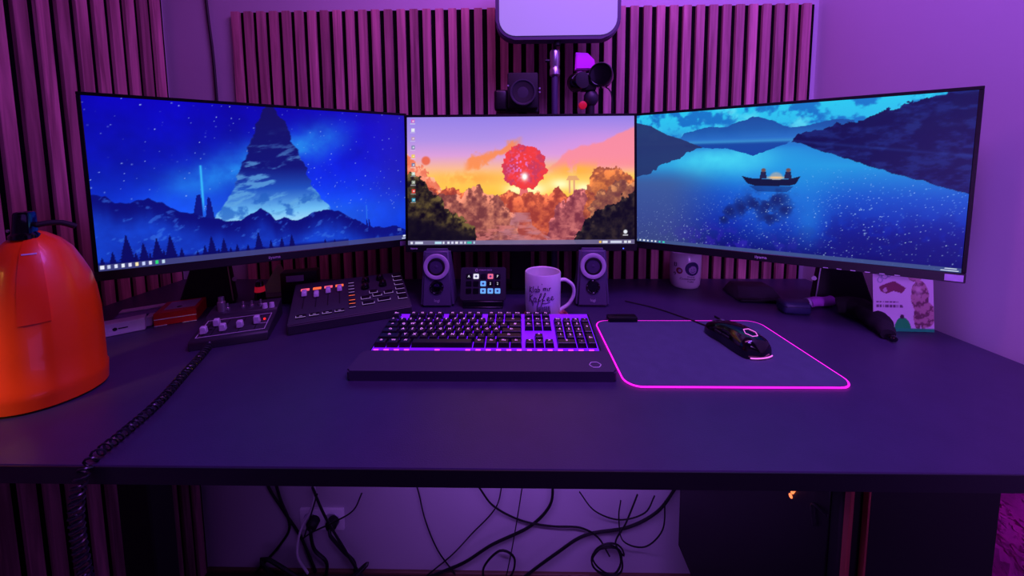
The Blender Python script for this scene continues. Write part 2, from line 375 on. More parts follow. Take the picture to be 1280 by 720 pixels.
    for x, y in tr:
        h = 0.99 - y; d = (V - y)
        wd = d * 0.13 * (0.75 + 0.45 * np.abs(((d * 55) % 1) - 0.3)) + 0.001
        col = mixc(col, (6, 8, 90), ((np.abs(U - x) < wd) & (d > 0)) * 0.93)
    col = mixc(col, (6, 8, 95), sm(V, 0.94, 0.965) * 0.8 * (U < 0.75))
    col = rect(col, U, V, 0, 1, 0.962, 1, (70, 72, 128), 0.85)
    for i, c in enumerate([(230, 235, 255), (190, 200, 235), (220, 225, 255), (235, 240, 255), (225, 225, 255), (255, 235, 180), (200, 210, 255), (230, 230, 255), (40, 220, 120), (190, 215, 240)]):
        col = rect(col, U, V, 0.004 + i * 0.0165, 0.012 + i * 0.0165, 0.968, 0.988, c)
    col = rect(col, U, V, 0.957, 0.972, 0.905, 0.925, (110, 140, 220), 0.6); col = rect(col, U, V, 0.98, 0.998, 0.966, 0.978, (225, 235, 255)); col = rect(col, U, V, 0.975, 0.996, 0.984, 0.992, (205, 215, 245))
    return col

def pic_right(U, V):
    col = ramp(V, [(0, (40, 200, 240)), (0.12, (44, 185, 236)), (0.24, (40, 110, 200)), (0.27, (30, 110, 205)), (0.4, (30, 150, 225)), (0.6, (18, 78, 200)), (0.8, (10, 36, 168)), (1, (8, 10, 100))])
    n = fbm(U, V, 9, 60); n2 = fbm(U, V, 26, 61)
    col = mixc(col, (14, 90, 190), sm(n2, 0.42, 0.62) * (V < 0.2) * 0.75)
    col = mixc(col, (120, 235, 250), sm(n, 0.55, 0.72) * (V < 0.2) * 0.6)
    wmask = sm(V, 0.23, 0.3)
    col = mixc(col, (70, 215, 245), wmask * np.exp(-((U - 0.34) / 0.22) ** 2 - ((V - 0.36) / 0.12) ** 2) * (0.5 + n))
    col = mixc(col, (30, 150, 225), wmask * np.exp(-((U - 0.58) / 0.1) ** 2 - ((V - 0.45) / 0.2) ** 2) * 0.7)
    col = mixc(col, (72, 88, 140), wmask * (1 - sm(U, 0.12, 0.4)) * sm(V, 0.35, 0.55) * 0.75)
    col = mixc(col, (14, 20, 120), wmask * sm(U, 0.3, 0.6) * sm(V, 0.6, 0.95) * sm(n2, 0.35, 0.6) * 0.8)
    col = mixc(col, (60, 30, 190), np.exp(-((U - 0.4) / 0.2) ** 2 - ((V - 0.93) / 0.1) ** 2) * sm(n2, 0.4, 0.6) * 0.6)
    col = mixc(col, (30, 140, 230), np.exp(-((U - 0.62) / 0.04) ** 2 - ((V - 0.75) / 0.15) ** 2) * 0.5)
    col = mixc(col, (34, 120, 225), wmask * np.exp(-((U - 0.50) / 0.13) ** 2 - ((V - 0.66) / 0.22) ** 2) * (0.35 + 0.6 * n))
    sw = np.zeros(U.shape)
    for x, y, r in ((0.37, 0.72, 0.03), (0.41, 0.69, 0.035), (0.45, 0.66, 0.04), (0.49, 0.68, 0.045), (0.52, 0.63, 0.04), (0.545, 0.69, 0.025), (0.5, 0.75, 0.03), (0.35, 0.78, 0.02)):
        sw = np.maximum(sw, np.exp(-((U - x) ** 2 + ((V - y) * 0.5625) ** 2) / (r * r * 1.1)))
    col = mixc(col, (16, 34, 110), sw * sm(n2 + sw * 0.5, 0.5, 0.75) * 0.95)
    mid = [(0.193, 0.159), (0.246, 0.129), (0.288, 0.12), (0.349, 0.124), (0.387, 0.092), (0.434, 0.064), (0.471, 0.078), (0.507, 0.111), (0.551, 0.152), (0.601, 0.14), (0.649, 0.119), (0.695, 0.113), (0.725, 0.121), (0.74, 0.26), (0.553, 0.235), (0.537, 0.261), (0.484, 0.295), (0.439, 0.331), (0.391, 0.3), (0.341, 0.272), (0.2, 0.26), (0.18, 0.19)]
    c2 = ramp(V, [(0.05, (24, 66, 150)), (0.15, (26, 84, 170)), (0.215, (40, 110, 200)), (0.235, (20, 70, 160)), (0.33, (16, 60, 160))])
    dv = (fbm(U, V, 40, 70) - 0.5) * 0.02
    k = inpoly(U, V + dv, mid)[..., None] * 0.95; col = col * (1 - k) + c2 * k
    col = mixc(col, (70, 170, 225), np.exp(-((V - 0.225 - 0.01 * U) / 0.012) ** 2) * (U < 0.57) * 0.6)
    lh = [(-0.01, 0.05), (0.065, 0.089), (0.125, 0.159), (0.182, 0.195), (0.237, 0.241), (0.27, 0.267), (0.227, 0.282), (0.184, 0.342), (0.104, 0.394), (0.069, 0.46), (-0.01, 0.483)]
    col = mixc(col, (36, 50, 104), inpoly(U + dv * 1.5, V + dv, lh) * 0.93)
    rh = [(0.553, 0.244), (0.578, 0.2), (0.634, 0.179), (0.688, 0.142), (0.747, 0.115), (0.795, 0.081), (0.842, 0.048), (0.887, 0.016), (0.942, -0.01), (1.02, -0.03), (1.02, 0.58), (0.993, 0.554), (0.916, 0.502), (0.842, 0.454), (0.77, 0.404), (0.701, 0.35), (0.638, 0.303), (0.579, 0.255)]
    rc = mixc(np.zeros(U.shape + (3,)) + np.array((10, 12, 74.0)), (24, 40, 120), sm(fbm(U, V * 2, 30, 90), 0.42, 0.7) * 0.75)
    k = inpoly(U + dv * 2, V + dv * 2.4, rh)[..., None] * 0.96; col = col * (1 - k) + rc * k
    col = mixc(col, (38, 70, 160), np.exp(-((V - (0.235 + (U - 0.55) * 0.26)) / 0.008) ** 2) * (U > 0.56) * 0.3)
    col = stars(col, U, V, 2600, 77, (V > 0.42) * sm(U * 0.5 + V, 0.55, 1.0) * (~inpoly(U, V, rh)), (200, 232, 255), 0.0007, 0.0015)
    col = stars(col, U, V, 220, 78, (V > 0.5) * sm(U * 0.6 + V, 0.7, 1.2) * (~inpoly(U, V, rh)), (210, 240, 255), 0.0012, 0.0026)
    col = disc(col, U, V, 0.515, 0.475, 0.02, (240, 180, 140), 0.5)
    boat = [(0.405, 0.468), (0.433, 0.482), (0.516, 0.492), (0.55, 0.488), (0.588, 0.468), (0.575, 0.52), (0.555, 0.532), (0.45, 0.535), (0.425, 0.52)]
    col = mixc(col, (14, 22, 60), inpoly(U, V, boat) * 1.0)
    col = mixc(col, (10, 40, 110), inpoly(U, V, [(0.43, 0.535), (0.57, 0.533), (0.55, 0.575), (0.46, 0.575)]) * 0.55)
    col = mixc(col, (255, 200, 130), np.exp(-((U - 0.515) / 0.03) ** 2 - ((V - 0.478) / 0.008) ** 2))
    for x in (0.475, 0.551):
        col = mixc(col, (30, 30, 70), inpoly(U, V, [(x - 0.012, 0.485), (x - 0.008, 0.44), (x + 0.008, 0.44), (x + 0.012, 0.485)]) * 0.95)
        col = disc(col, U, V, x, 0.428, 0.0075, (110, 80, 80), 1)
    col = rect(col, U, V, 0, 1, 0.975, 1, (66, 88, 140), 0.85)
    for i in range(8): col = rect(col, U, V, 0.006 + i * 0.0165, 0.013 + i * 0.0165, 0.981, 0.994, (225, 235, 250) if i < 6 else (60, 220, 190))
    col = rect(col, U, V, 0.965, 0.99, 0.979, 0.984, (225, 235, 255)); col = rect(col, U, V, 0.955, 0.994, 0.99, 0.995, (225, 235, 255))
    return col

def bump_edge(U, base, amp, sc, seed): return base + (fbm(U, U * 0 + 3, sc, seed, 4) - 0.5) * amp
def pic_centre(U, V):
    col = ramp(V, [(0, (150, 130, 232)), (0.18, (178, 146, 232)), (0.3, (222, 160, 220)), (0.4, (252, 186, 150)), (0.47, (255, 205, 95)), (0.6, (255, 200, 70)), (1, (220, 150, 90))])
    n = fbm(U, V, 7, 101); n2 = fbm(U, V, 22, 102)
    col = mixc(col, (232, 150, 226), sm(U, 0.3, 0.9) * np.exp(-((V - 0.22) / 0.12) ** 2) * 0.6)
    ed = np.interp(U, [0.6, 0.72, 0.85, 0.92, 1.0], [0.42, 0.24, 0.19, 0.13, 0.06]) + (n2 - 0.5) * 0.06
    col = mixc(col, (255, 140, 150), sm(V, ed, ed + 0.03) * (U > 0.6) * (1 - sm(V, 0.36, 0.46)) * 0.85)
    d = np.abs((V - 0.385) + (U - 0.26) * 0.72 - (n2 - 0.5) * 0.14); cl = (1 - sm(d, 0.02, 0.062)) * sm(U, 0.24, 0.28) * (1 - sm(U, 0.46, 0.52))
    col = mixc(col, (255, 140, 70), cl * 0.85)
    col = mixc(col, (255, 180, 60), np.exp(-((U - 0.75) / 0.12) ** 2 - ((V - 0.42) / 0.05) ** 2) * sm(n2, 0.35, 0.55) * 0.9)
    col = mixc(col, (255, 165, 70), np.exp(-((U - 0.28) / 0.14) ** 2 - ((V - 0.48) / 0.05) ** 2) * sm(n2, 0.3, 0.55) * 0.8)
    for x, y, r in ((0.675, 0.53, 0.05), (0.56, 0.57, 0.06), (0.48, 0.57, 0.05), (0.78, 0.56, 0.05)):
        col = mixc(col, (255, 255, 190), np.exp(-((U - x) / r) ** 2 - ((V - y) / (r * 0.9)) ** 2))
    for x in (0.715, 0.735): col = rect(col, U, V, x - 0.004, x + 0.004, 0.5, 0.6, (225, 150, 120), 0.8)
    col = mixc(col, (230, 160, 110), inpoly(U, V, [(0.70, 0.5), (0.71, 0.465), (0.745, 0.465), (0.76, 0.5)]) * 0.85)
    # round red tree
    col = mixc(col, (232, 110, 110), inpoly(U, V, [(0.493, 0.62), (0.503, 0.5), (0.525, 0.5), (0.533, 0.62)]))
    ang = np.arctan2((V - 0.395) * 0.5625, U - 0.515); rr = np.hypot(U - 0.515, (V - 0.395) * 0.5625)
    rad = 0.099 + (fbm(ang * 1.2 + 5, rr * 0, 6, 120) - 0.5) * 0.03
    kt = (rr < rad)
    tc = mixc(np.zeros(U.shape + (3,)) + np.array((240, 62, 62.0)), (205, 60, 90), sm(n2, 0.4, 0.6))
    tc = mixc(tc, (235, 130, 225), sm(vnoise(U * 130, V * 75, 5), 0.62, 0.75) * np.exp(-((U - 0.50) / 0.055) ** 2 - ((V - 0.38) / 0.1) ** 2))
    tc = mixc(tc, (250, 60, 60), sm(vnoise(U * 90, V * 52, 15), 0.5, 0.75) * 0.7)
    col = np.where(kt[..., None], tc, col)
    col = mixc(col, (255, 255, 250), np.exp(-((U - 0.517) / 0.014) ** 2 - ((V - 0.47) / 0.03) ** 2) * 1.3)
    # distant to near bushes
    def layer(col, pts, c1, c2, amp, sc, seed, a=1.0):
        Uj = U + (fbm(U, V, 30, seed + 9) - 0.5) * 0.05
        Y = np.interp(Uj, [p[0] for p in pts], [p[1] for p in pts]); Y = bump_edge(U, Y, amp, sc, seed) + (fbm(U, V, 70, seed + 7, 3) - 0.5) * 0.05
        Y = Y + 0.022 - 0.05 * np.abs(np.sin(U * 26 + seed)) ** 0.7 * (0.4 + 0.6 * vnoise(U * 14, U * 0, seed))
        g = np.clip((fbm(U, V, 44, seed + 3, 5) - 0.5) * 2.1 + 0.5 + (Y - V) * 0.7, 0, 1); cc = np.array(c1, float) * (1 - g[..., None]) + np.array(c2, float) * g[..., None]
        cc = mixc(cc, np.array(c2) * 1.25, sm(g, 0.55, 0.7) * np.exp(-((V - Y) / 0.07) ** 2))
        ms = sm(V, Y, Y + 0.006) * a; return col * (1 - ms[..., None]) + cc * ms[..., None]
    col = layer(col, [(0, 0.3), (0.06, 0.36), (0.11, 0.49), (0.15, 0.56), (0.17, 0.9), (1, 1.2)], (235, 110, 80), (250, 150, 120), 0.05, 60, 200)
    col = disc(col, U, V, 0.082, 0.34, 0.02, (235, 100, 70), 0.9)
    col = layer(col, [(0, 0.55), (0.2, 0.57), (0.38, 0.62), (0.5, 0.60), (0.62, 0.6), (0.66, 0.57), (0.72, 0.62), (0.8, 0.62), (1, 0.6)], (160, 60, 50), (232, 110, 70), 0.05, 40, 210)
    col = layer(col, [(0, 0.5), (0.14, 0.6), (0.22, 0.60), (0.3, 0.54), (0.36, 0.58), (0.42, 0.66), (0.46, 0.74), (0.48, 0.82), (0.50, 1.1), (1, 1.4)], (120, 58, 60), (216, 130, 104), 0.07, 50, 220)
    col = layer(col, [(0, 1.4), (0.60, 1.1), (0.635, 0.82), (0.66, 0.7), (0.7, 0.62), (0.76, 0.58), (0.8, 0.6), (0.85, 0.62), (1, 0.6)], (126, 52, 66), (205, 112, 110), 0.06, 50, 230)
    col = mixc(col, (190, 120, 130), inpoly(U, V, [(0.46, 0.75), (0.54, 0.75), (0.55, 0.85), (0.6, 0.92), (0.68, 1.0), (0.3, 1.0), (0.38, 0.92), (0.45, 0.85)]) * (0.15 + 0.75 * sm(fbm(U, V * 4, 18, 303), 0.3, 0.7)))
    col = mixc(col, (214, 120, 116), sm(fbm(U, V * 3, 22, 240), 0.5, 0.65) * (V > 0.85) * (U > 0.28) * (U < 0.76) * 0.75)
    col = layer(col, [(0, 1.5), (0.77, 1.5), (0.78, 0.7), (0.80, 0.5), (0.82, 0.43), (0.87, 0.39), (0.92, 0.4), (0.98, 0.46), (1, 0.48)], (140, 60, 50), (225, 120, 62), 0.05, 60, 250, 0.9)
    col = layer(col, [(0, 1.5), (0.79, 1.2), (0.8, 0.72), (0.86, 0.58), (0.92, 0.5), (1, 0.5)], (108, 58, 60), (190, 126, 84), 0.05, 60, 260, 0.85)
    col = layer(col, [(0, 1.5), (0.72, 1.3), (0.745, 0.9), (0.8, 0.78), (0.87, 0.69), (0.94, 0.69), (0.96, 0.62), (1, 0.58)], (10, 8, 22), (56, 44, 40), 0.05, 60, 270)
    col = layer(col, [(0, 0.42), (0.05, 0.46), (0.09, 0.52), (0.13, 0.62), (0.16, 0.72), (0.24, 0.78), (0.3, 0.88), (0.31, 1.2), (1, 1.6)], (14, 8, 20), (96, 80, 44), 0.06, 55, 280)
    col = mixc(col, (12, 8, 26), sm(V - U * 0.55, 0.72, 0.82) * (U < 0.3) * 0.85)
    col = rect(col, U, V, 0, 1, 0.966, 1, (116, 108, 150), 0.9)
    for x0, x1, c in ((0.012, 0.02, (240, 240, 255)), (0.032, 0.065, (220, 225, 245)), (0.12, 0.148, (190, 235, 250)), (0.155, 0.162, (235, 240, 255)), (0.173, 0.184, (235, 240, 255)), (0.192, 0.2, (230, 230, 255)), (0.21, 0.222, (245, 245, 255)), (0.23, 0.24, (210, 215, 235)), (0.248, 0.256, (225, 230, 245)), (0.262, 0.282, (60, 205, 180)), (0.288, 0.296, (190, 215, 235)), (0.845, 0.853, (255, 205, 90)), (0.858, 0.88, (235, 235, 250)), (0.895, 0.945, (220, 225, 245)), (0.955, 0.967, (235, 240, 250)), (0.972, 0.984, (240, 240, 250))):
        col = rect(col, U, V, x0, x1, 0.974, 0.992, c, 0.9)
    ic = [(210, 90, 190), (230, 235, 240), (190, 150, 180), (120, 130, 170), (240, 205, 60), (110, 120, 160), (190, 220, 200), (160, 170, 150), (230, 60, 50), (60, 170, 200)]
    for i, c in enumerate(ic):
        y = 0.03 + i * 0.0685; col = rect(col, U, V, 0.018, 0.034, y - 0.014, y + 0.014, c, 0.95); col = rect(col, U, V, 0.015, 0.037, y + 0.018, y + 0.024, (225, 225, 235), 0.6)
        col = rect(col, U, V, 0.023, 0.03, y - 0.006, y + 0.006, (245, 245, 250), 0.7)
    col = disc(col, U, V, 0.96, 0.905, 0.009, (235, 240, 250)); col = rect(col, U, V, 0.95, 0.97, 0.927, 0.934, (225, 225, 235), 0.8)
    return col

# ------------------------------------------------------------------ room shell
XW0, XW1, YW, YF, ZC = -1.13, 0.925, 1.19, -2.0, DT + 1.55
def slab(*a): return box(NB(), *a)
struct('floor', slab(XW0 - .1, XW1 + 1.2, YF, YW + .1, -0.1, 0.0), 'floor')
struct('ceiling', slab(XW0 - .1, XW1 + 1.2, YF, YW + .1, ZC, ZC + 0.1), 'ceil')
struct('wall_back', slab(XW0 - .1, XW1 + .1, YW, YW + .1, 0, ZC), 'wall')
struct('wall_left', slab(XW0 - .1, XW0, YF, YW, 0, ZC), 'wall')
struct('wall_right', slab(XW1, XW1 + .1, 0.0, YW, 0, ZC), 'wall')
struct('wall_front', slab(XW0 - .1, XW1 + 1.2, YF - .1, YF, 0, ZC), 'wall')
struct('baseboard_back', box(NB(), XW0, XW1, YW - 0.012, YW, 0.0, 0.012, 0.002), 'base')

# ------------------------------------------------------------------ slatted wall panels: every slat its own part
def slat_panel(label, loc, rz, n, z0, z1, pitch=0.04, wd=0.0247):
    t = thing('slat_wall_panel', label, 'wall panel', loc, rz, None)
    obj('felt_backing', box(NB(), 0, n * pitch, 0, 0.009, z0, z1), 'felt', t, smooth=False)
    me = mesh_from(box(NB(), -wd / 2, wd / 2, -0.011, 0, z0, z1, 0.0008), 'slat')
    me.materials.append(M['wood'])
    for i in range(n):
        obj('slat', me, 'wood', t, loc=(pitch * i + wd / 2, 0, 0))
    return t
PX = 0.89 - 1.785 - 0.0005
names = ['leftmost slatted wood panel on the wall behind the desk', 'middle slatted wood panel on the back wall behind the centre screen', 'rightmost slatted wood panel on the back wall behind the right screen']
for k in range(3):
    slat_panel(names[k], (PX + 0.6 * k, YW - 0.0095, 0), 0, 15, -0.04, 0.851)
lnames = ['walnut slatted panel on the left side wall nearest the corner', 'walnut slatted panel on the left side wall at the picture edge, nearer the camera']
for k in range(2):
    slat_panel(lnames[k], (XW0 + 0.0095, 1.178 - 0.6 * (k + 1), 0), PI / 2, 15, -DT + 0.02, 1.45)

# ------------------------------------------------------------------ desk
dk = thing('standing_desk', 'wide matte black raised desk carrying the three screens', 'desk', (-0.1, 0.78, -DT))
dk.location.z = 0
def D(bm): bmesh.ops.transform(bm, matrix=T(0.1, -0.78, 0), verts=bm.verts[:]); return bm
YD0, YD1 = 0.413, 1.166
obj('desk_top', D(box(NB(), -1.108, 0.915, YD0 + 0.001, YD1, DT - 0.0245, DT, 0.001)), 'desk', dk, smooth=False)
obj('front_edging', D(box(NB(), -1.108, 0.915, YD0 - 0.0005, YD0 + 0.001, DT - 0.0235, DT - 0.001)), 'edge', dk, smooth=False)
for x in (-0.93, 0.76):
    L = obj('leg', D(box(NB(), x - 0.04, x + 0.04, 0.80, 0.86, 0.03, DT - 0.0255, 0.004)), 'matte', dk)
    obj('foot', D(box(NB(), x - 0.045, x + 0.045, 0.52, 1.14, 0.0, 0.03, 0.006)), 'matte', L)
obj('cross_beam', D(box(NB(), -0.89, 0.72, 0.82, 0.86, DT - 0.08, DT - 0.0255, 0.003)), 'matte', dk)

# ------------------------------------------------------------------ monitors
SW, SH = 0.597, 0.336
def monitor(label, cx, cy, zc, yaw, tilt, fn, nx, ny, stand, sticker):
    t = thing('monitor', label, 'monitor', (cx, cy, 0), yaw, None)
    MX = T(0, 0, zc) @ RX(tilt)
    grid_picture('screen', nx, ny, fn, SW, SH, MX @ T(0, -0.0012, 0), t, 1.0)
    bz = 0.0065; x, z = SW / 2, SH / 2
    fb = NB()
    for a in ((-x - bz, x + bz, z, z + bz), (-x - bz, -x, -z, z), (x, x + bz, -z, z)):
        box(fb, a[0], a[1], -0.002, 0.012, a[2], a[3], 0.0008, mx=MX)
    obj('bezel', fb, 'bezel', t)
    ch = obj('chin', box(NB(), -x - bz, x + bz, -0.0025, 0.014, -z - 0.019, -z, 0.0012, mx=MX), 'black', t)
    obj('logo', text(NB(), 'iiyama', 0.0095, MX @ T(-0.012 if not sticker == 'c' else 0, -0.0028, -z - 0.0095) @ RX(PI / 2)), 'whiteprint', ch, 'small pale maker name') if sticker != 'c' else obj('logo', text(NB(), 'iiyama', 0.0075, MX @ T(-x + 0.016, -0.0028, -z - 0.009) @ RX(PI / 2)), 'whiteprint', ch, 'small pale maker name')
    if sticker == 'c': obj('power_light', cyl(NB(), 0.0016, 0, 0.001, 10, MX @ T(x - 0.03, -0.0026, -z - 0.012) @ RX(PI / 2)), 'ledbl', ch, 'tiny blue light')
    else:
        obj('sticker', box(NB(), x - 0.021, x + 0.003, -0.0031, -0.0026, -z - 0.0165, -z - 0.004, mx=MX), 'lilac', ch, 'small pale sticker in the lower corner')
    if sticker == 'r':
        b = NB()
        for i in range(6): box(b, 0.10 + i * 0.022, 0.108 + i * 0.022, -0.0028, -0.0024, -z - 0.018, -z - 0.0165, mx=MX)
        obj('button_marks', b, 'whiteprint', ch)
    sb = NB(); box(sb, -x - bz, x + bz, 0.0125, 0.028, -z - 0.018, z + bz, 0.006, 2, mx=MX); box(sb, -0.15, 0.15, 0.028, 0.05, -0.10, 0.08, 0.01, 2, mx=MX)
    obj('back_shell', sb, 'black', t)
    if stand:
        obj('stand_column', box(NB(), -0.03, 0.03, 0.075, 0.10, 0.006, zc + 0.03, 0.004), 'matte', t)
    else:                       # offset tapered foot with an arm to the back of the screen
        sg = 1 if sticker == 'r' else -1; cx_, cy_ = 0.166 * sg, 0.235
        b = NB(); t2 = bmesh.new()
        lo = [(cx_ - 0.050, cy_ - 0.03), (cx_ + 0.072, cy_ - 0.03), (cx_ + 0.072, cy_ + 0.03), (cx_ - 0.050, cy_ + 0.03)] if sg > 0 else [(cx_ - 0.072, cy_ - 0.03), (cx_ + 0.050, cy_ - 0.03), (cx_ + 0.050, cy_ + 0.03), (cx_ - 0.072, cy_ + 0.03)]
        hi = [(cx_ + (x - cx_) * 0.45 - 0.012 * sg, cy_ + (y - cy_) * 0.6) for x, y in lo]
        va = [t2.verts.new((x, y, 0.0)) for x, y in lo]; vb = [t2.verts.new((x, y, 0.17)) for x, y in hi]
        t2.faces.new(va[::-1]); t2.faces.new(vb)
        for i in range(4): t2.faces.new((va[i], va[(i + 1) % 4], vb[(i + 1) % 4], vb[i]))
        bmesh.ops.bevel(t2, geom=t2.edges[:], offset=0.003, segments=1, affect='EDGES'); _merge(b, t2)
        so_ = obj('stand_column', b, 'matte', t)
        k0 = 0 if sg > 0 else 1
        obj('silver_edge', tube(NB(), [Vector((lo[k0][0] + 0.004 * sg, lo[k0][1] - 0.001, 0.008)), Vector((hi[k0][0] + 0.002 * sg, hi[k0][1] - 0.001, 0.165))], 0.0016, 6), 'silver', so_, 'thin silver edge')
        obj('round_button', cyl(NB(), 0.0055, 0, 0.006, 16, T(lo[k0][0] - 0.001 * sg, cy_ - 0.024, 0.066) @ RX(PI / 2)), 'cap', so_, 'small pale round button')
        arm = [Vector((cx_ - 0.012 * sg, cy_, 0.155)), Vector((cx_ * 0.8, cy_ - 0.04, 0.21)), Vector((0.05 * sg, 0.12, 0.28)), Vector((0.0, 0.085, zc))]
        obj('support_arm', tube(NB(), smoothpath(arm, 0.01), 0.016, 12), 'matte', t)
    obj('tilt_joint', box(NB(), -0.045, 0.045, 0.049, 0.08, zc - 0.06, zc + 0.03, 0.005), 'matte', t)
    obj('stand_base', prism(NB(), rrect(-0.075, 0.06, stand[0], stand[1], 0.03), 0.0, 0.008, bev=0.001), 'matte', t) if stand else None
    return t
monitor('left monitor showing a blue starry night over mountains and pines', -0.563, 0.841, 0.334, 0.557, 0.005, pic_left, 420, 236, None, 'l')
monitor('middle monitor showing a round red tree at sunset', 0.005, 0.967, 0.327, 0.014, -0.073, pic_centre, 400, 225, (0.055, 0.125), 'c')
monitor('right monitor showing a small boat on a starry blue lake', 0.571, 0.842, 0.328, -0.542, 0.004, pic_right, 460, 259, None, 'r')

# ------------------------------------------------------------------ keyboard
KT = 0.13
kb = thing('keyboard', 'black full-size keyboard with purple glowing keys before the mug', 'keyboard', (-0.0665, 0.6715, 0), 0, None)
def shear_z(bm):     # the deck of the board rises towards its back
    for v in bm.verts: v.co.z += max(0, v.co.y + 0.004) * KT * (1 if v.co.z > 0.004 else 0)
    return bm
obj('case', shear_z(box(NB(), -0.2215, 0.2215, -0.006, 0.131, 0.0, 0.0155, 0.002)), 'black', kb)
obj('backlight_plate', shear_z(box(NB(), -0.2165, 0.2165, -0.003, 0.127, 0.0156, 0.0168)), 'keyled', kb, 'glowing purple plate under the keys', smooth=False)
U = 0.01905
rows = [
 (0.0, [('Esc', 0, 1)] + [('F%d' % (i + 1), 2 + i + (0.5 if i > 3 else 0) + (0.5 if i > 7 else 0), 1) for i in range(12)] + [('Dr', 15.25, 1), ('Ro', 16.25, 1), ('Pa', 17.25, 1)]),
 (1.25, [(c, i, 1) for i, c in enumerate('^1234567890?´')] + [('<-', 13, 2), ('Ei', 15.25, 1), ('Po', 16.25, 1), ('Bi', 17.25, 1), ('Nu', 18.5, 1), ('/', 19.5, 1), ('x', 20.5, 1), ('-', 21.5, 1)]),
 (2.25, [('->', 0, 1.5)] + [(c, 1.5 + i, 1) for i, c in enumerate('QWERTZUIOPÜ+')] + [('#', 13.5, 1.5), ('En', 15.25, 1), ('En', 16.25, 1), ('Bi', 17.25, 1), ('7', 18.5, 1), ('8', 19.5, 1), ('9', 20.5, 1), ('+', 21.5, 1, 2)]),
 (3.25, [('Ca', 0, 1.75)] + [(c, 1.75 + i, 1) for i, c in enumerate('ASDFGHJKLÖÄ')] + [('En', 12.75, 2.25), ('4', 18.5, 1), ('5', 19.5, 1), ('6', 20.5, 1)]),
 (4.25, [('Sh', 0, 2.25)] + [(c, 2.25 + i, 1) for i, c in enumerate('YXCVBNM,.-')] + [('Sh', 12.25, 2.75), ('^', 16.25, 1), ('1', 18.5, 1), ('2', 19.5, 1), ('3', 20.5, 1), ('En', 21.5, 1, 2)]),
 (5.25, [('St', 0, 1.25), ('Wi', 1.25, 1.25), ('Al', 2.5, 1.25), ('', 3.75, 6.25), ('Gr', 10, 1.25), ('Fn', 11.25, 1.25), ('Me', 12.5, 1.25), ('St', 13.75, 1.25), ('<', 15.25, 1), ('v', 16.25, 1), ('>', 17.25, 1), ('0', 18.5, 2), (',', 20.5, 1)]),
]
capmesh = {}; legmesh = {}
for uy, ks in rows:
    for k in ks:
        ch, ux, w_ = k[:3]; h_ = k[3] if len(k) > 3 else 1
        kx = (ux + w_ / 2 - 11.25) * U; ky = (6.25 - uy - h_ / 2) * U
        if (w_, h_) not in capmesh:
            b = NB(); wx = w_ * U / 2 - 0.0007; wy = h_ * U / 2 - 0.0007
            box(b, -wx, wx, -wy, wy, 0, 0.0095, 0.0, taper=((wx - 0.0022) / wx, (wy - 0.0026) / wy, 0.0008))
            bmesh.ops.bevel(b, geom=[e for e in b.edges if e.verts[0].co.z > 0.005 and e.verts[1].co.z > 0.005], offset=0.0008, segments=1, affect='EDGES')
            m_ = mesh_from(b, 'keycap'); m_.materials.append(M['keycap']); capmesh[(w_, h_)] = m_
        o = obj('keycap', capmesh[(w_, h_)], None, kb, loc=(kx, ky, 0.0195 + ky * KT), rot=(math.atan(KT), 0, 0))
        if ch:
            if ch not in legmesh:
                m_ = mesh_from(text(NB(), ch, 0.0088 if len(ch) < 2 else 0.0064, Matrix(), 0.00012, res=1), 'legend')
                m_.materials.append(M['legend']); legmesh[ch] = m_
            obj('legend', legmesh[ch], None, o, loc=(0, 0.0028, 0.0097))
# row of small lamps seen below the front keys
b = NB()
for i in range(22):
    if 6.2 < i * 1.02 < 8.2 or (3.9 < i * 1.02 < 9.5 and i % 3): continue
    box(b, -0.212 + i * 0.0195, -0.203 + i * 0.0195, -0.0048, -0.0026, 0.0156, 0.0190, 0.0003)
obj('front_lamps', b, 'keyledp', kb, 'row of pink lamps along the front keys')
for x in (-0.18, 0.18): obj('foot', box(NB(), x - 0.02, x + 0.02, 0.108, 0.122, 0.0, 0.012, 0.001), 'black', kb)
wr = thing('wrist_rest', 'wide dark padded wrist rest in front of the keyboard', 'wrist rest', (-0.0665, 0.63, 0))
b = NB(); prism(b, rrect(-0.2310, 0.2310, -0.0355, 0.0345, 0.006), 0.0, 0.0185, bev=0.003)
obj('cushion', b, mat('soft_wrist_pad', (62, 54, 78), 0.6, bump=0.15, bscale=500), wr)
hb = NB(); hp = [Vector((0.198 + 0.0105 * math.cos(a), -0.014 + 0.0095 * math.sin(a), 0.0187)) for a in [PI / 3 * i for i in range(6)]]
pp = []
for i in range(6):
    for k in range(5):
        pp.append(hp[i].lerp(hp[(i + 1) % 6], k / 5 * 0.86 + 0.07))
tube(hb, pp, 0.0008, 5, closed=True); obj('emblem', hb, 'whiteprint', wr, 'grey outlined hexagon emblem')

# ------------------------------------------------------------------ mouse pad and mouse
mp = thing('mouse_pad', 'large dark mouse pad with a glowing magenta rim', 'mouse pad', (0.363, 0.7077, 0))
px0, px1, py0, py1 = -0.1875, 0.1875, -0.129, 0.129
obj('mat_surface', prism(NB(), rrect(px0 + .002, px1 - .002, py0 + .002, py1 - .002, 0.026, 8), 0.0, 0.0035), 'pad', mp, smooth=False)
rim = [Vector((x, y, 0.0019)) for x, y in rrect(px0, px1, py0, py1, 0.028, 8)]
rp = []
for i in range(len(rim)):
    a, c = rim[i], rim[(i + 1) % len(rim)]; n = max(1, int((c - a).length / 0.01))
    for k in range(n): rp.append(a.lerp(c, k / n))
obj('light_tube', tube(NB(), rp, 0.0015, 8, closed=True), 'rgb', mp, 'glowing magenta light tube')
obj('control_box', box(NB(), px0 + 0.030, px0 + 0.098, py1 - 0.012, py1 + 0.012, 0.0036, 0.015, 0.003, 2), 'black', mp)

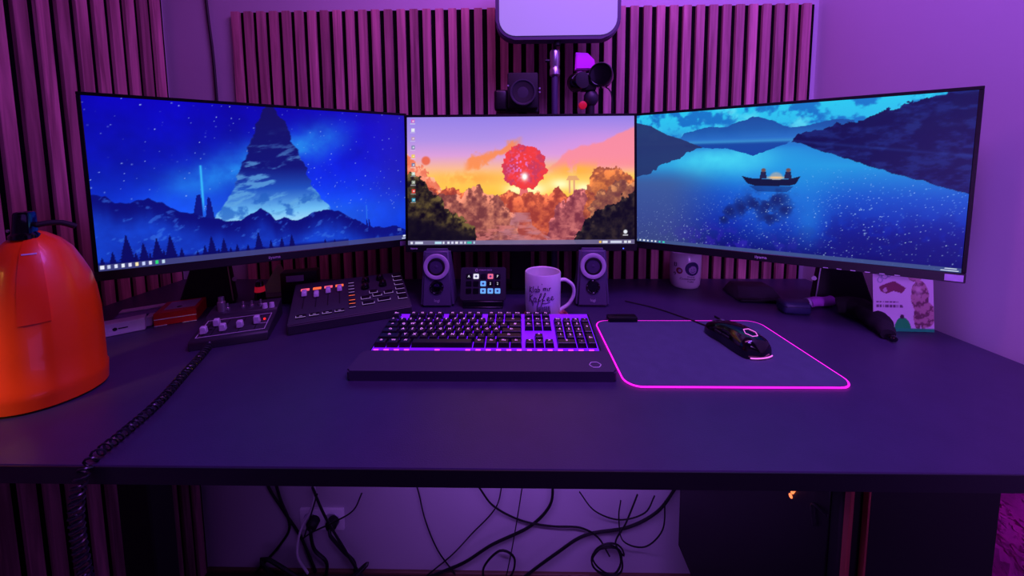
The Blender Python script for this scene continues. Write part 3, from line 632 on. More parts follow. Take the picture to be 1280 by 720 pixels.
def mouse():
    # head (cable end) up-left at (0.441,0.828), tail at (0.47,0.705)
    ang = math.radians(12)
    t = thing('mouse', 'black gaming mouse with a glowing pink hexagon, lying on the mouse pad', 'mouse', (0.438, 0.722, 0.0035), ang)
    b = NB(); n = 28; secs = []
    ys = np.linspace(-0.062, 0.062, 17)
    def wid(y): s = (y + 0.062) / 0.124; return 0.031 * (math.sin(PI * min(1, max(0.0, 0.08 + 0.92 * (1 - abs(2 * s - 0.72) ** 3.2 * (0.6 if s > .36 else 1)))) / 2)) ** 0.8 * (0.93 if 0.5 < s < 0.8 else 1.0) * (0.35 if s in (0.0,) else 1)
    def hgt(y): s = (y + 0.062) / 0.124; return 0.012 + 0.028 * math.sin(PI * (0.12 + 0.83 * s) ** 0.72) if s < 1 else 0.012
    for y in ys:
        s = (y + 0.062) / 0.124
        e = 1.0
        if s < 0.14: e = math.sqrt(1 - (1 - s / 0.14) ** 2) * 0.85 + 0.15
        if s > 0.94: e = 0.9
        w2 = 0.0315 * e * (1 - 0.10 * math.exp(-((s - 0.6) / 0.15) ** 2)) * (1 - 0.12 * sm(np.array(s), 0.75, 1.0)); h = (0.016 + 0.024 * math.sin(PI * min(1, 0.18 + 0.72 * s))) * (e ** 0.5)
        ring = []
        for k in range(n):
            a = 2 * PI * k / n; cx = math.cos(a); cz = math.sin(a)
            ring.append(b.verts.new((w2 * math.copysign(abs(cx) ** 0.75, cx), y, 0.0015 + (h if cz > 0 else 0.0) * max(cz, 0) ** 0.7)))
        secs.append(ring)
    for r0, r1 in zip(secs[:-1], secs[1:]):
        for k in range(n): b.faces.new((r0[k], r0[(k + 1) % n], r1[(k + 1) % n], r1[k]))
    b.faces.new(secs[0]); b.faces.new(secs[-1][::-1]); bmesh.ops.remove_doubles(b, verts=b.verts[:], dist=1e-5)
    obj('body', b, 'gloss', t)
    R_ = 0.0115; hp = [Vector((R_ * math.cos(PI / 3 * i), -0.032 + 0.0125 * math.sin(PI / 3 * i), 0.0)) for i in range(6)]
    pts = []
    for i in range(6):
        for k in range(6):
            p = hp[i].lerp(hp[(i + 1) % 6], k / 6); s = (p.y + 0.062) / 0.124
            hh = 0.016 + 0.024 * math.sin(PI * (0.18 + 0.72 * s)); cx = abs(p.x) / 0.031; p.z = 0.0018 + hh * (1 - cx ** 2.6) ** 0.27 + 0.0003
            pts.append(p)
    obj('glowing_hexagon', tube(NB(), pts, 0.0006, 6, closed=True), 'rgbdim', t, 'glowing pink outlined hexagon')
    arc = [Vector((0.034 * 0.93 * math.sin(a), -0.0635 + 0.011 * (1 - math.cos(a * 0.9)) * 1.6, 0.0042)) for a in np.linspace(-0.85, 0.85, 16)]
    obj('tail_light', tube(NB(), arc, 0.0012, 6), 'rgbdim', t, 'lilac light strip at the tail')
    wh = NB(); cyl(wh, 0.010, -0.0035, 0.0035, 20, T(0, 0.040, 0.0255) @ RY(PI / 2), 0.001); w_ = obj('scroll_wheel', wh, 'grey', t)
    bt = NB(); box(bt, -0.0008, 0.0008, 0.018, 0.0625, 0.030, 0.0345); 
    obj('button_gap', bt, 'matte', t)
    for s_ in (0, 1): obj('side_button', box(NB(), -0.0315, -0.0275, -0.012 + s_ * 0.02, 0.006 + s_ * 0.02, 0.018, 0.024, 0.001), 'matte', t)
    cb = smoothpath([(0, 0.061, 0.006), (0, 0.072, 0.003), (-0.012, 0.115, 0.0016), (-0.02, 0.15, -0.0016), (-0.05, 0.21, -0.0016), (-0.10, 0.27, -0.0016)])
    obj('cable', tube(NB(), cb, 0.0016, 6), 'cable', t)
mouse()

# ------------------------------------------------------------------ speakers
def speaker(label, cx, cy, rz):
    t = thing('speaker', label, 'speaker', (cx, cy, 0), rz, 'pair of small desktop speakers')
    H = 0.152
    b = NB(); box(b, -0.0435, 0.0435, 0.0, 0.08, 0.0, H, 0.0, taper=(0.78, 0.30, -0.022))
    bmesh.ops.bevel(b, geom=b.edges[:], offset=0.007, segments=3, affect='EDGES')
    obj('cabinet', b, 'spk', t)
    sl = math.atan(0.006 / H); F = RX(PI / 2 - sl)    # front face leans back
    def at(x, z): return T(x, z * 0.006 / H - 0.0003, z) @ F
    c = at(0, 0.108)
    obj('silver_ring', lathe(NB(), [(0.0225, 0.0), (0.0225, 0.003), (0.027, 0.0052), (0.0325, 0.0042), (0.0335, 0.0)], 40, c, cap=False), 'ring', t, 'satin silver ring round the driver')
    cn = obj('driver_cone', lathe(NB(), [(0.0228, 0.0022), (0.019, 0.0035), (0.0175, 0.001), (0.010, -0.002), (0.008, 0.0005), (0.004, 0.0025), (0.0, 0.003)], 32, c), 'cone', t)
    obj('surround', lathe(NB(), [(0.0165, 0.0016), (0.0185, 0.0042), (0.0225, 0.0035), (0.0228, 0.0005)], 32, c, cap=False), 'matte', cn)
    k = at(0, 0.0545)
    kn = obj('recessed_port', lathe(NB(), [(0.0178, 0.0), (0.0178, 0.002), (0.0158, 0.0032), (0.0138, 0.0016), (0.011, 0.0012), (0.007, 0.0014), (0.0, 0.0016)], 32, k), 'gloss', t)
    for a in (-2.5, -0.65, 0.25, 2.9): obj('glint_dot', cyl(NB(), 0.0011, 0, 0.001, 8, k @ T(0.0158 * math.cos(a), 0.0158 * math.sin(a), 0.003)), 'silver', kn)  # silver dots stand in for glints on the glossy rim
    lg = text(NB(), 'logi', 0.0105, at(0, 0.019) @ T(0, 0, 0.0003), 0.0002)
    obj('logo', lg, 'whiteprint', t, 'small pale maker name')
    return t
speaker('charcoal speaker standing left of the small lit keypad', -0.2135, 0.92, 0.02)
speaker('charcoal speaker standing right of the white mug', 0.1895, 0.924, -0.02)

# ------------------------------------------------------------------ macro key pad with lit keys
md = thing('macro_keypad', 'small grey keypad with fifteen screen keys between the speakers', 'keypad', (-0.0945, 0.925, 0))
TL = T(0, -0.004, 0.020) @ RX(math.radians(72) - 0 * PI)   # local: x right, y up the face, z out of the face
obj('body', prism(NB(), rrect(-0.059, 0.059, 0.0, 0.084, 0.005), -0.016, 0.0, mx=TL, bev=0.0015), 'dgrey', md)
st = NB(); box(st, -0.052, 0.052, -0.010, 0.062, 0.0, 0.005, 0.002); box(st, -0.052, 0.052, -0.008, 0.012, 0.0, 0.019, 0.002); box(st, -0.05, 0.05, 0.03, 0.036, 0.004, 0.06, 0.002)
obj('stand', st, 'black', md)
lbl = NB(); text(lbl, 'STREAM DECK', 0.0052, TL @ T(0.006, 0.0765, 0.0002)); 
lathe(lbl, [(0.0026, 0.0), (0.0026, 0.0004), (0.0036, 0.0004), (0.0036, 0.0)], 20, TL @ T(-0.0175, 0.0765, 0), cap=False)
obj('logo', lbl, 'whiteprint', md, 'pale lettering beside a small ring')
km = {(1, 0): 'keywhite', (3, 0): 'keyred', (2, 1): 'keyblue', (2, 2): 'keyblue', (3, 2): 'keyblue', (4, 2): 'keyblue'}
for r in range(3):
    for c in range(5):
        x, y = -0.0375 + c * 0.0188, 0.0605 - r * 0.0185
        m_ = km.get((c, r)); KX = TL @ T(x, y, 0)
        k = obj('key', prism(NB(), rrect(-0.0072, 0.0072, -0.0066, 0.0066, 0.002, 3), 0.0, 0.0016, mx=KX), m_ or 'gloss', md, ('lit %s key' % {'keywhite': 'white', 'keyred': 'red', 'keyblue': 'pale blue'}[m_]) if m_ else None)
        g = NB()
        if (c, r) in ((0, 0), (4, 0), (3, 1), (4, 1)):
            text(g, {(0, 0): 'A', (4, 0): 'P', (3, 1): '2', (4, 1): '2'}[(c, r)], 0.009, KX @ T(0, 0, 0.0018)); obj('symbol', g, 'keywhite', k, 'glowing white symbol')
        elif m_:
            box(g, -0.003, 0.003, -0.0012, 0.0012, 0.0017, 0.0019, mx=KX); box(g, -0.0012, 0.0012, -0.003, 0.003, 0.0017, 0.0019, mx=KX); obj('symbol', g, 'bluecard', k)

# ------------------------------------------------------------------ mugs
def mug_body(R, H, wall=0.0035, foot=0.004):
    return lathe(NB(), [(R * 0.80, 0.0), (R * 0.86, 0.002), (R * 0.95, 0.010), (R * 0.985, 0.03), (R, H * 0.6), (R, H - 0.002), (R - 0.0015, H), (R - wall, H - 0.002), (R - wall, 0.02), (R - wall - 0.006, foot), (0.0, foot)], 48)
def bendR(R, a0):   # wraps flat artwork (x right, y up) round the front of a mug, a0 = angle of x=0
    def f(co):
        a = a0 + co.x / R; r = R + 0.0002 + co.z
        return Vector((r * math.sin(a), -r * math.cos(a), co.y))
    return f
def strokes(bm, polys, R, a0, wd):
    f = bendR(R, a0)
    for P_ in polys:
        pth = [f(p) for p in smoothpath([(x, y, 0.0) for x, y in P_], 0.0012)]
        tube(bm, pth, wd, 5)
co_ = thing('coaster', 'round pink coaster under the white mug', 'coaster', (0.064, 0.857, 0))
obj('disc', lathe(NB(), [(0.0, 0.0), (0.036, 0.0), (0.048, 0.002), (0.053, 0.010), (0.0515, 0.011), (0.046, 0.005), (0.0, 0.004)], 40, cap=False), 'pink', co_)
mg = thing('mug', 'white coffee mug with handwritten black lettering behind the keyboard', 'mug', (0.056, 0.857, 0.0042))
R1, H1 = 0.0425, 0.112
obj('cup', mug_body(R1, H1), 'white', mg)
hd = smoothpath([(R1 - 0.002, 0.0, H1 - 0.022), (R1 + 0.012, 0, H1 - 0.022), (R1 + 0.029, 0, H1 - 0.036), (R1 + 0.031, 0, H1 - 0.058), (R1 + 0.020, 0, H1 - 0.080), (R1 + 0.004, 0, H1 - 0.092), (R1 - 0.004, 0, H1 - 0.098)], 0.003)
hb = tube(NB(), hd, 0.0042, 10)
for v in hb.verts: v.co.y *= 1.45
obj('handle', hb, 'white', mg)
ink = NB()
def let(ox, oy, s, P_): return [[(ox + x * s, oy + y * s) for x, y in q] for q in P_]
K = [[(0.1, 1), (0.0, -0.1)], [(0.55, 0.95), (0.08, 0.45), (0.6, -0.05)]]
A_ = [[(0.45, 0.5), (0.15, 0.5), (0.05, 0.15), (0.3, 0.0), (0.45, 0.45), (0.4, 0.05), (0.6, 0.05)]]
Fl = [[(-0.05, 0.2), (0.3, 0.7), (0.45, 1.1), (0.3, 1.1), (0.05, 0.1), (-0.15, -0.6), (-0.2, -0.75), (-0.05, -0.4), (0.1, 0.1), (0.35, 0.15)]]
E_ = [[(0.0, 0.1), (0.3, 0.3), (0.3, 0.5), (0.1, 0.45), (0.05, 0.15), (0.25, 0.0), (0.5, 0.15)]]
M_ = [[(0.0, 0.5), (0.0, 0.0), (0.1, 0.45), (0.25, 0.5), (0.25, 0.0), (0.35, 0.45), (0.5, 0.5), (0.5, 0.0)]]
I_ = [[(0.05, 0.5), (0.0, 0.05), (0.15, 0.0)]]; R_l = [[(0.0, 0.5), (0.0, 0.0), (0.05, 0.35), (0.3, 0.5)]]
B_ = [[(0.1, 1.0), (0.0, 0.0), (0.3, 0.05), (0.35, 0.4), (0.05, 0.35)]]; L_ = [[(0.1, 1.0), (0.0, 0.1), (0.15, 0.0)]]
zt = 0.071
P_ = []
for g, x in ((K, -0.030), (L_, -0.0215), (A_, -0.0185), (B_, -0.0115)): P_ += let(x * 1.2 + 0.003, zt + (x + 0.03) * 0.25, 0.0130, g)
for g, x in ((M_, -0.001), (I_, 0.007), (R_l, 0.0105)): P_ += let(x * 1.2 + 0.003, zt + 0.0065, 0.0130, g)
for g, x in ((K, -0.030), (A_, -0.021), (Fl, -0.0105), (Fl, -0.003), (E_, 0.0055), (E_, 0.0135)): P_ += let(x * 1.2 + 0.003, zt - 0.0215 + (x + 0.03) * 0.12, 0.0170, g)
for i in range(11): P_.append([(-0.013 + i * 0.0029, zt - 0.032 + i * 0.0003), (-0.0136 + i * 0.0032, zt - 0.050 - (i % 3) * 0.002)])
P_.append([(-0.002, zt - 0.023), (0.008, zt - 0.0225), (0.018, zt - 0.020)]); P_.append([(-0.028, zt - 0.022), (-0.022, zt - 0.026), (-0.024, zt - 0.03)])
P_.append([(-0.002, zt + 0.022), (-0.0015, zt + 0.0225), (-0.0008, zt + 0.0215)])
strokes(ink, P_, R1, -0.08, 0.00072)
obj('lettering', ink, 'ink', mg, 'handwritten lettering reading Klab mir Kaffee')
mg2 = thing('mug', 'white mug with a round dark emblem and a small red figure, under the right monitor', 'mug', (0.503, 1.10, 0))
R2, H2 = 0.0435, 0.105
obj('cup', mug_body(R2, H2), 'white', mg2)
hd = smoothpath([(R2 - 0.002, 0.0, 0.085), (R2 + 0.02, 0, 0.083), (R2 + 0.027, 0, 0.055), (R2 + 0.015, 0, 0.028), (R2 - 0.003, 0, 0.024)], 0.003)
hb = tube(NB(), hd, 0.0042, 10); bmesh.ops.transform(hb, matrix=RZ(1.3), verts=hb.verts[:]); obj('handle', hb, 'white', mg2)
def wrapdisc(cx, cz, r, R, a0, n=20, rings=4, lift=0.0):
    b = NB(); f = bendR(R, a0); t = [[b.verts.new(f(Vector((cx, cz, 0.0001 + lift))))]]
    for i in range(1, rings + 1): t.append([b.verts.new(f(Vector((cx + r * i / rings * math.cos(2 * PI * k / n), cz + r * i / rings * math.sin(2 * PI * k / n), 0.0001 + lift)))) for k in range(n)])
    for k in range(n): b.faces.new((t[0][0], t[1][k], t[1][(k + 1) % n]))
    for i in range(1, rings):
        for k in range(n): b.faces.new((t[i][k], t[i + 1][k], t[i + 1][(k + 1) % n], t[i][(k + 1) % n]))
    return b
A0 = -0.36
em = obj('round_emblem', wrapdisc(0.017, 0.063, 0.0205, R2, A0), 'navyprint', mg2, 'dark blue round emblem')
ib = wrapdisc(0.018, 0.060, 0.0115, R2, A0, lift=0.0003); obj('pale_figure', ib, 'lilac', em)
sw_ = NB(); strokes(sw_, [[(0.010, 0.066), (0.014, 0.072), (0.022, 0.074), (0.027, 0.069)], [(0.012, 0.056), (0.018, 0.0525), (0.025, 0.056)], [(0.014, 0.063), (0.0145, 0.060)], [(0.0215, 0.064), (0.022, 0.060)]], R2, A0, 0.0009); obj('figure_lines', sw_, 'navyprint', em)
rf = obj('small_red_figure', wrapdisc(-0.019, 0.055, 0.0095, R2, A0), 'redprint', mg2, 'small red round figure')
obj('pale_face', wrapdisc(-0.0175, 0.055, 0.0045, R2, A0, lift=0.0003), 'lilac', rf)
tx = NB()
for s, x, z, sz in (('Streamer', 0.014, 0.0395, 0.0060), ('Community', 0.004, 0.0325, 0.0092), ('Treffen', 0.012, 0.0245, 0.0062)):
    f = bendR(R2, A0 + x / R2)
    text(tx, s, sz, T(0, 0, z), 0.0002, 0.25, bend=f)
strokes(tx, [[(-0.034, 0.078), (-0.034, 0.068), (-0.028, 0.068), (-0.028, 0.078)], [(-0.036, 0.045), (-0.033, 0.048), (-0.030, 0.044), (-0.033, 0.040)]], R2, A0, 0.001)
obj('lettering', tx, 'ink', mg2, 'small dark lettering under the emblem')

# ------------------------------------------------------------------ audio console with faders
gx = thing('audio_console', 'wide black audio console with four lit faders under the left monitor', 'audio mixer', (-0.385, 0.818, 0), 0.45)
gs = math.atan(0.036 / 0.18)
body = NB(); t_ = bmesh.new()
pr = [(-0.0, 0.0), (0.18, 0.0), (0.18, 0.062), (0.004, 0.026), (0.0, 0.022)]
vs = [[t_.verts.new((x, y, z)) for y, z in pr] for x in (-0.1325, 0.1325)]
for i in range(5): j = (i + 1) % 5; t_.faces.new((vs[0][i], vs[0][j], vs[1][j], vs[1][i]))
t_.faces.new(vs[0]); t_.faces.new(vs[1][::-1]); bmesh.ops.recalc_face_normals(t_, faces=t_.faces[:]); bmesh.ops.bevel(t_, geom=t_.edges[:], offset=0.0018, segments=2, affect='EDGES')
_merge(body, t_); obj('housing', body, 'dgrey', gx)
GX = T(0, 0.002, 0.0260) @ RX(gs)    # top surface: x right, y back, z up
fx = [-0.108, -0.081, -0.055, -0.029]
for i, x in enumerate(fx):
    obj('level_display', box(NB(), x - 0.0095, x + 0.0095, 0.139, 0.149, 0.0, 0.002, 0.0006, mx=GX), 'ledor' if i % 2 else 'ledpk', gx, 'lit %s level display' % ('orange' if i % 2 else 'pink'))
    obj('fader_slot', box(NB(), x - 0.0012, x + 0.0012, 0.055, 0.134, 0.0, 0.0006, mx=GX), 'matte', gx)
    fy = (0.119, 0.108, 0.12, 0.122)[i]
    fc = NB(); box(fc, x - 0.006, x + 0.006, fy - 0.012, fy + 0.010, 0.002, 0.0125, 0.0015, mx=GX, taper=(0.85, 0.7)); obj('fader_cap', fc, 'cap', gx, 'pale fader cap')
    bu = obj('mute_button', box(NB(), x - 0.0105, x + 0.0105, 0.014, 0.027, 0.0, 0.0028, 0.001, mx=GX), 'black', gx)
    fb = NB(); box(fb, x - 0.010, x + 0.010, 0.0145, 0.0157, 0.0028, 0.0032, mx=GX); box(fb, x - 0.010, x - 0.009, 0.0157, 0.022, 0.0028, 0.0032, mx=GX); box(fb, x - 0.003, x + 0.003, 0.0195, 0.0207, 0.0028, 0.0032, mx=GX)
    obj('lit_outline', fb, 'ledln', bu)
for i in range(8):
    y = 0.150 - i * 0.0165 - (0.006 if i > 4 else 0)
    bu = obj('effect_button', box(NB(), -0.009, 0.007, y - 0.005, y + 0.005, 0, 0.0025, 0.001, mx=GX), 'black', gx)
    obj('lit_outline', box(NB(), -0.008, 0.006, y - 0.004, y - 0.0026, 0.0025, 0.003, mx=GX), 'ledor' if 4 <= i <= 6 else 'ledln', bu)
for i, (x, y) in enumerate([(0.035, 0.145), (0.072, 0.150), (0.032, 0.112), (0.076, 0.115)]):
    kn = obj('knob', lathe(NB(), [(0.0105, 0), (0.0105, 0.002), (0.0085, 0.012), (0.0075, 0.0145), (0, 0.015)], 20, GX @ T(x, y, 0)), 'gloss', gx)
    obj('pointer', box(NB(), x - 0.0006, x + 0.0006, y - 0.009, y - 0.002, 0.013, 0.0155, mx=GX), 'silver', kn)
for (x, y, w_) in [(0.030, 0.062, 0.022), (0.058, 0.068, 0.022), (0.086, 0.074, 0.022), (0.035, 0.036, 0.028), (0.072, 0.042, 0.030), (0.050, 0.086, 0.02)]:
    bu = obj('sampler_button', box(NB(), x - w_ / 2, x + w_ / 2, y - 0.009, y + 0.009, 0, 0.003, 0.001, mx=GX), 'black', gx)
    fb = NB(); box(fb, x - w_ / 2, x + w_ / 2, y - 0.0088, y - 0.0076, 0.003, 0.0034, mx=GX); box(fb, x - w_ / 2, x - w_ / 2 + 0.0011, y - 0.0076, y + 0.004, 0.003, 0.0034, mx=GX); box(fb, x + w_ / 2 - 0.0011, x + w_ / 2, y - 0.0076, y - 0.001, 0.003, 0.0034, mx=GX)
    obj('lit_outline', fb, 'ledln', bu)
for i in range(6):
    y = 0.158 - i * 0.0235; h_ = 0.008 if i < 5 else 0.011
    bu = obj('function_button', box(NB(), 0.105, 0.127, y - h_, y + h_, 0, 0.003, 0.001, mx=GX), 'black', gx)
    fb = NB(); box(fb, 0.105, 0.127, y - h_, y - h_ + 0.0013, 0.003, 0.0034, mx=GX); box(fb, 0.105, 0.1062, y - h_, y + 0.003, 0.003, 0.0034, mx=GX); obj('lit_outline', fb, 'ledln', bu)

# ------------------------------------------------------------------ small mixer
mx_ = thing('small_mixer', 'compact mixer with white slider caps at the foot of the left monitor', 'audio mixer', (-0.598, 0.717, 0), 0.40)
t_ = bmesh.new(); pr = [(0, 0), (0.15, 0), (0.15, 0.042), (0.10, 0.036), (0.095, 0.030), (0.004, 0.020), (0, 0.016)]
vs = [[t_.verts.new((x, y, z)) for y, z in pr] for x in (-0.068, 0.068)]
for i in range(7): j = (i + 1) % 7; t_.faces.new((vs[0][i], vs[0][j], vs[1][j], vs[1][i]))
t_.faces.new(vs[0]); t_.faces.new(vs[1][::-1]); bmesh.ops.recalc_face_normals(t_, faces=t_.faces[:]); bmesh.ops.bevel(t_, geom=t_.edges[:], offset=0.0012, segments=1, affect='EDGES')
b = NB(); _merge(b, t_); obj('housing', b, 'dgrey', mx_)
SX = T(0, 0.004, 0.0201) @ RX(math.atan(0.010 / 0.091))
fr = NB(); frame2d(fr, -0.060, 0.060, 0.008, 0.080, 0.0012, 0.0, 0.0006, SX); box(fr, 0.035, 0.059, 0.035, 0.0362, 0.0, 0.0006, mx=SX); obj('printed_frame', fr, 'whiteprint', mx_, 'thin white printed frame')
for i, (x, y, h_) in enumerate([(-0.050, 0.024, .016), (-0.036, 0.052, .016), (-0.018, 0.026, .016), (0.011, 0.030, .016), (0.040, 0.038, .018)]):
    sl_ = NB(); box(sl_, x - 0.0062, x + 0.0062, y - 0.006, y + 0.006, 0.001, h_, 0.0015, mx=SX, taper=(0.85, 0.8)); obj('slider_cap', sl_, 'cap', mx_, 'pale slider cap')
    obj('slider_slot', box(NB(), x - 0.001, x + 0.001, 0.012, 0.074, 0.0, 0.0005, mx=SX), 'matte', mx_)
for x in (-0.035, -0.005, 0.012, 0.030): obj('jack_post', lathe(NB(), [(0.0045, 0), (0.0045, 0.004), (0.002, 0.005), (0.002, 0.014), (0, 0.015)], 12, T(x, 0.122, 0.038)), 'silver', mx_, 'small silver post')
for x in (0.046, 0.060): obj('knob', lathe(NB(), [(0.006, 0), (0.005, 0.011), (0, 0.012)], 14, T(x - 0.004, 0.104, 0.036)), 'cap', mx_)
obj('rear_plug', lathe(NB(), [(0.008, 0), (0.008, 0.022), (0.006, 0.024), (0.0055, 0.034), (0, 0.035)], 18, T(-0.045, 0.118, 0.036)), 'silver', mx_, 'upright silver plug')
obj('red_light', cyl(NB(), 0.0022, 0, 0.003, 10, SX @ T(0.051, 0.052, 0)), 'ledrd', mx_, 'small red light')
# devices in the shade behind the mixer
br = thing('bracket', 'silver triangular bracket in the shade behind the small mixer', 'bracket', (-0.705, 1.03, 0), 0.3)
b = NB(); prism(b, [(-0.045, 0.0), (0.045, 0.0), (0.012, 0.085), (0.004, 0.085)], -0.002, 0.002, RX(PI / 2)); obj('triangle_plate', b, 'silver', br)
obj('foot_plate', box(NB(), -0.055, 0.055, -0.04, 0.03, 0.0, 0.004, 0.001), 'grey', br)
mc = thing('microphone_plug', 'black cable plug with a red tip standing behind the small mixer', 'plug', (-0.665, 0.905, 0))
obj('plug_body', lathe(NB(), [(0.013, 0), (0.013, 0.03), (0.011, 0.05), (0.008, 0.075), (0, 0.08)], 20), 'gloss', mc)
obj('red_marker', lathe(NB(), [(0.0080, 0.047), (0.012, 0.050), (0.0105, 0.063), (0.0, 0.064)], 20, cap=False), mat('red_rubber', (230, 30, 60), 0.4, emit=(230, 30, 60), strength=0.25), mc, 'red rubber marker')  # faint red glow added to the rubber marker
g2 = thing('gadget_box', 'black square gadget with a pale label behind the small mixer', 'gadget', (-0.60, 0.975, 0), 0.3)
obj('case', box(NB(), -0.045, 0.045, -0.02, 0.02, 0, 0.085, 0.004, 2), 'black', g2)
obj('label_strip', box(NB(), -0.03, 0.012, -0.0208, -0.0202, 0.060, 0.076), 'lilac', g2, 'pale label')

# ------------------------------------------------------------------ boxes at the left
def card_box(name, label, loc, rz, L, W, H, m_, lid=None):
    t = thing(name, label, 'box', loc, rz)
    obj('carton', box(NB(), -L / 2, L / 2, -W / 2, W / 2, 0, H, 0.0012), m_, t)
    return t
wb = card_box('card_box', 'long white card box lying in front of the printed box, beside the orange kettle', (-0.889, 0.782, 0), 0.70, 0.070, 0.034, 0.027, 'paper')
lg = NB(); lathe(lg, [(0, 0), (0.0038, 0.0), (0.0038, 0.0004), (0, 0.0004)], 16, T(-0.012, -0.0172, 0.014) @ RX(PI / 2), cap=False); box(lg, -0.007, 0.008, -0.0176, -0.0171, 0.013, 0.0155)
obj('print_mark', lg, 'ink', wb, 'small dark printed mark')
bb = card_box('card_box', 'indigo and white printed card box behind the white one', (-0.918, 0.848, 0), 0.60, 0.085, 0.060, 0.020, 'bluecard')
obj('pale_lid', box(NB(), -0.040, 0.040, 0.004, 0.028, 0.0201, 0.0235, 0.0008), 'paper', bb, 'pale folded lid flap')
s_ = NB()
for i in range(4): box(s_, -0.038, 0.028 + 0.003 * (i % 2), -0.026 + i * 0.007, -0.0235 + i * 0.007, 0.0200, 0.0204)
obj('printed_lines', s_, 'lilac', bb)
rb = card_box('card_box', 'red card box with a lilac label on its lid, left of the small mixer', (-0.832, 0.862, 0), 0.50, 0.078, 0.088, 0.030, 'redcard')
obj('lid_label', box(NB(), -0.026, 0.032, -0.024, 0.034, 0.0301, 0.0306), 'lilac', rb, 'lilac printed label')
s_ = NB(); box(s_, -0.0385, 0.0385, -0.0446, -0.0438, 0.0145, 0.0165); box(s_, -0.0385, -0.016, -0.0446, -0.0438, 0.0, 0.0014); box(s_, 0.012, 0.0385, -0.0446, -0.0438, 0.0, 0.0014)
obj('white_seam', s_, 'paper', rb, 'thin white seam line')
obj('label_dot', cyl(NB(), 0.005, 0.0306, 0.0309, 16, T(0.0, -0.012, 0)), 'ink', rb)
cd = card_box('card_sleeve', 'thin white card sleeve wedged between the two card boxes', (-0.868, 0.822, 0), 0.6, 0.012, 0.03, 0.022, 'paper')

# ------------------------------------------------------------------ orange kettle
kt = thing('kettle', 'large glossy orange jug kettle with a black top lever, cut by the left picture edge', 'kettle', (-0.768, 0.558, 0))
R0 = 0.066
prof = [(0.0, 0.002), (R0 - 0.004, 0.002), (R0 - 0.001, 0.004), (R0, 0.02), (R0 + .0008, 0.032), (R0 - 0.001, 0.036), (R0 - 0.0005, 0.08), (R0 - 0.001, 0.13), (R0 - 0.004, 0.165), (R0 - 0.009, 0.192), (R0 - 0.017, 0.215), (R0 - 0.026, 0.238), (R0 - 0.038, 0.254), (R0 - 0.052, 0.265), (R0 - 0.062, 0.270), (0.0, 0.271)]
b = lathe(NB(), prof, 64, cap=False)
for v in b.verts:        # soft vertical facets down the body
    a = math.atan2(v.co.y, v.co.x); r = math.hypot(v.co.x, v.co.y)
    if r > 0.02:
        k = 1 - 0.012 * abs(math.sin(a * 6 + 0.5)) * (1 if v.co.z > 0.05 else 0.2); v.co.x *= k; v.co.y *= k
obj('body', b, 'orange', kt)
def strip(a0, a1, zs, lift, n=8):
    bm = NB(); g = []
    for z in zs:
        r = np.interp(z, [p[1] for p in prof[1:]], [p[0] for p in prof[1:]]) + lift
        g.append([bm.verts.new((r * math.cos(a), r * math.sin(a), z + lift * 0.5)) for a in np.linspace(a0, a1, n)])
    g2 = []
    for row, z in zip(g, zs): g2.append([bm.verts.new((v.co.x * 0.93, v.co.y * 0.93, v.co.z - 0.002)) for v in row])
    for i in range(len(g) - 1):
        for k in range(n - 1): bm.faces.new((g[i][k], g[i][k + 1], g[i + 1][k + 1], g[i + 1][k])); bm.faces.new((g2[i][k + 1], g2[i][k], g2[i + 1][k], g2[i + 1][k + 1]))
        bm.faces.new((g2[i][0], g[i][0], g[i + 1][0], g2[i + 1][0])); bm.faces.new((g[i][-1], g2[i][-1], g2[i + 1][-1], g[i + 1][-1]))
    for k in range(n - 1): bm.faces.new((g2[0][k], g2[0][k + 1], g[0][k + 1], g[0][k])); bm.faces.new((g[-1][k], g[-1][k + 1], g2[-1][k + 1], g2[-1][k]))
    return bm
fp = obj('front_panel', strip(-0.98, -0.50, [0.135, 0.16, 0.18, 0.20, 0.22, 0.238, 0.25, 0.258], 0.0016), 'orange2', kt, 'raised rectangular front panel')
sl_ = strip(-0.92, -0.58, [0.2355, 0.2365, 0.2375], 0.0024); obj('highlight_line', sl_, 'whiteprint', fp, 'thin pale line across the panel')  # pale raised strip stands in for a highlight on the enamel
hb = NB(); box(hb, -0.010, 0.011, -0.012, 0.012, 0.262, 0.300, 0.004, 2, mx=T(0.004, -0.012, 0) @ RZ(0.5), taper=(0.85, 0.9, 0.004)); obj('top_knob', hb, 'gloss', kt)
lv = smoothpath([(0.004, -0.004, 0.276), (0.014, 0.008, 0.279), (0.024, 0.020, 0.278), (0.034, 0.030, 0.270)], 0.006)
obj('lever', tube(NB(), lv, 0.0045, 10), 'matte', kt)
obj('knob_socket', lathe(NB(), [(0.0, 0.0), (0.016, 0.0), (0.016, 0.006), (0.012, 0.010), (0.0, 0.011)], 24, T(0.004, -0.012, 0.258)), 'gloss', kt)
obj('rivet', cyl(NB(), 0.0022, 0, 0.002, 10, T(-0.004, -0.0235, 0.272) @ RX(PI / 2)), 'silver', kt)
obj('base_ring', lathe(NB(), [(0.0, 0.0), (R0 - 0.003, 0.0), (R0 - 0.003, 0.002), (0, 0.002)], 48, cap=False), 'matte', kt)

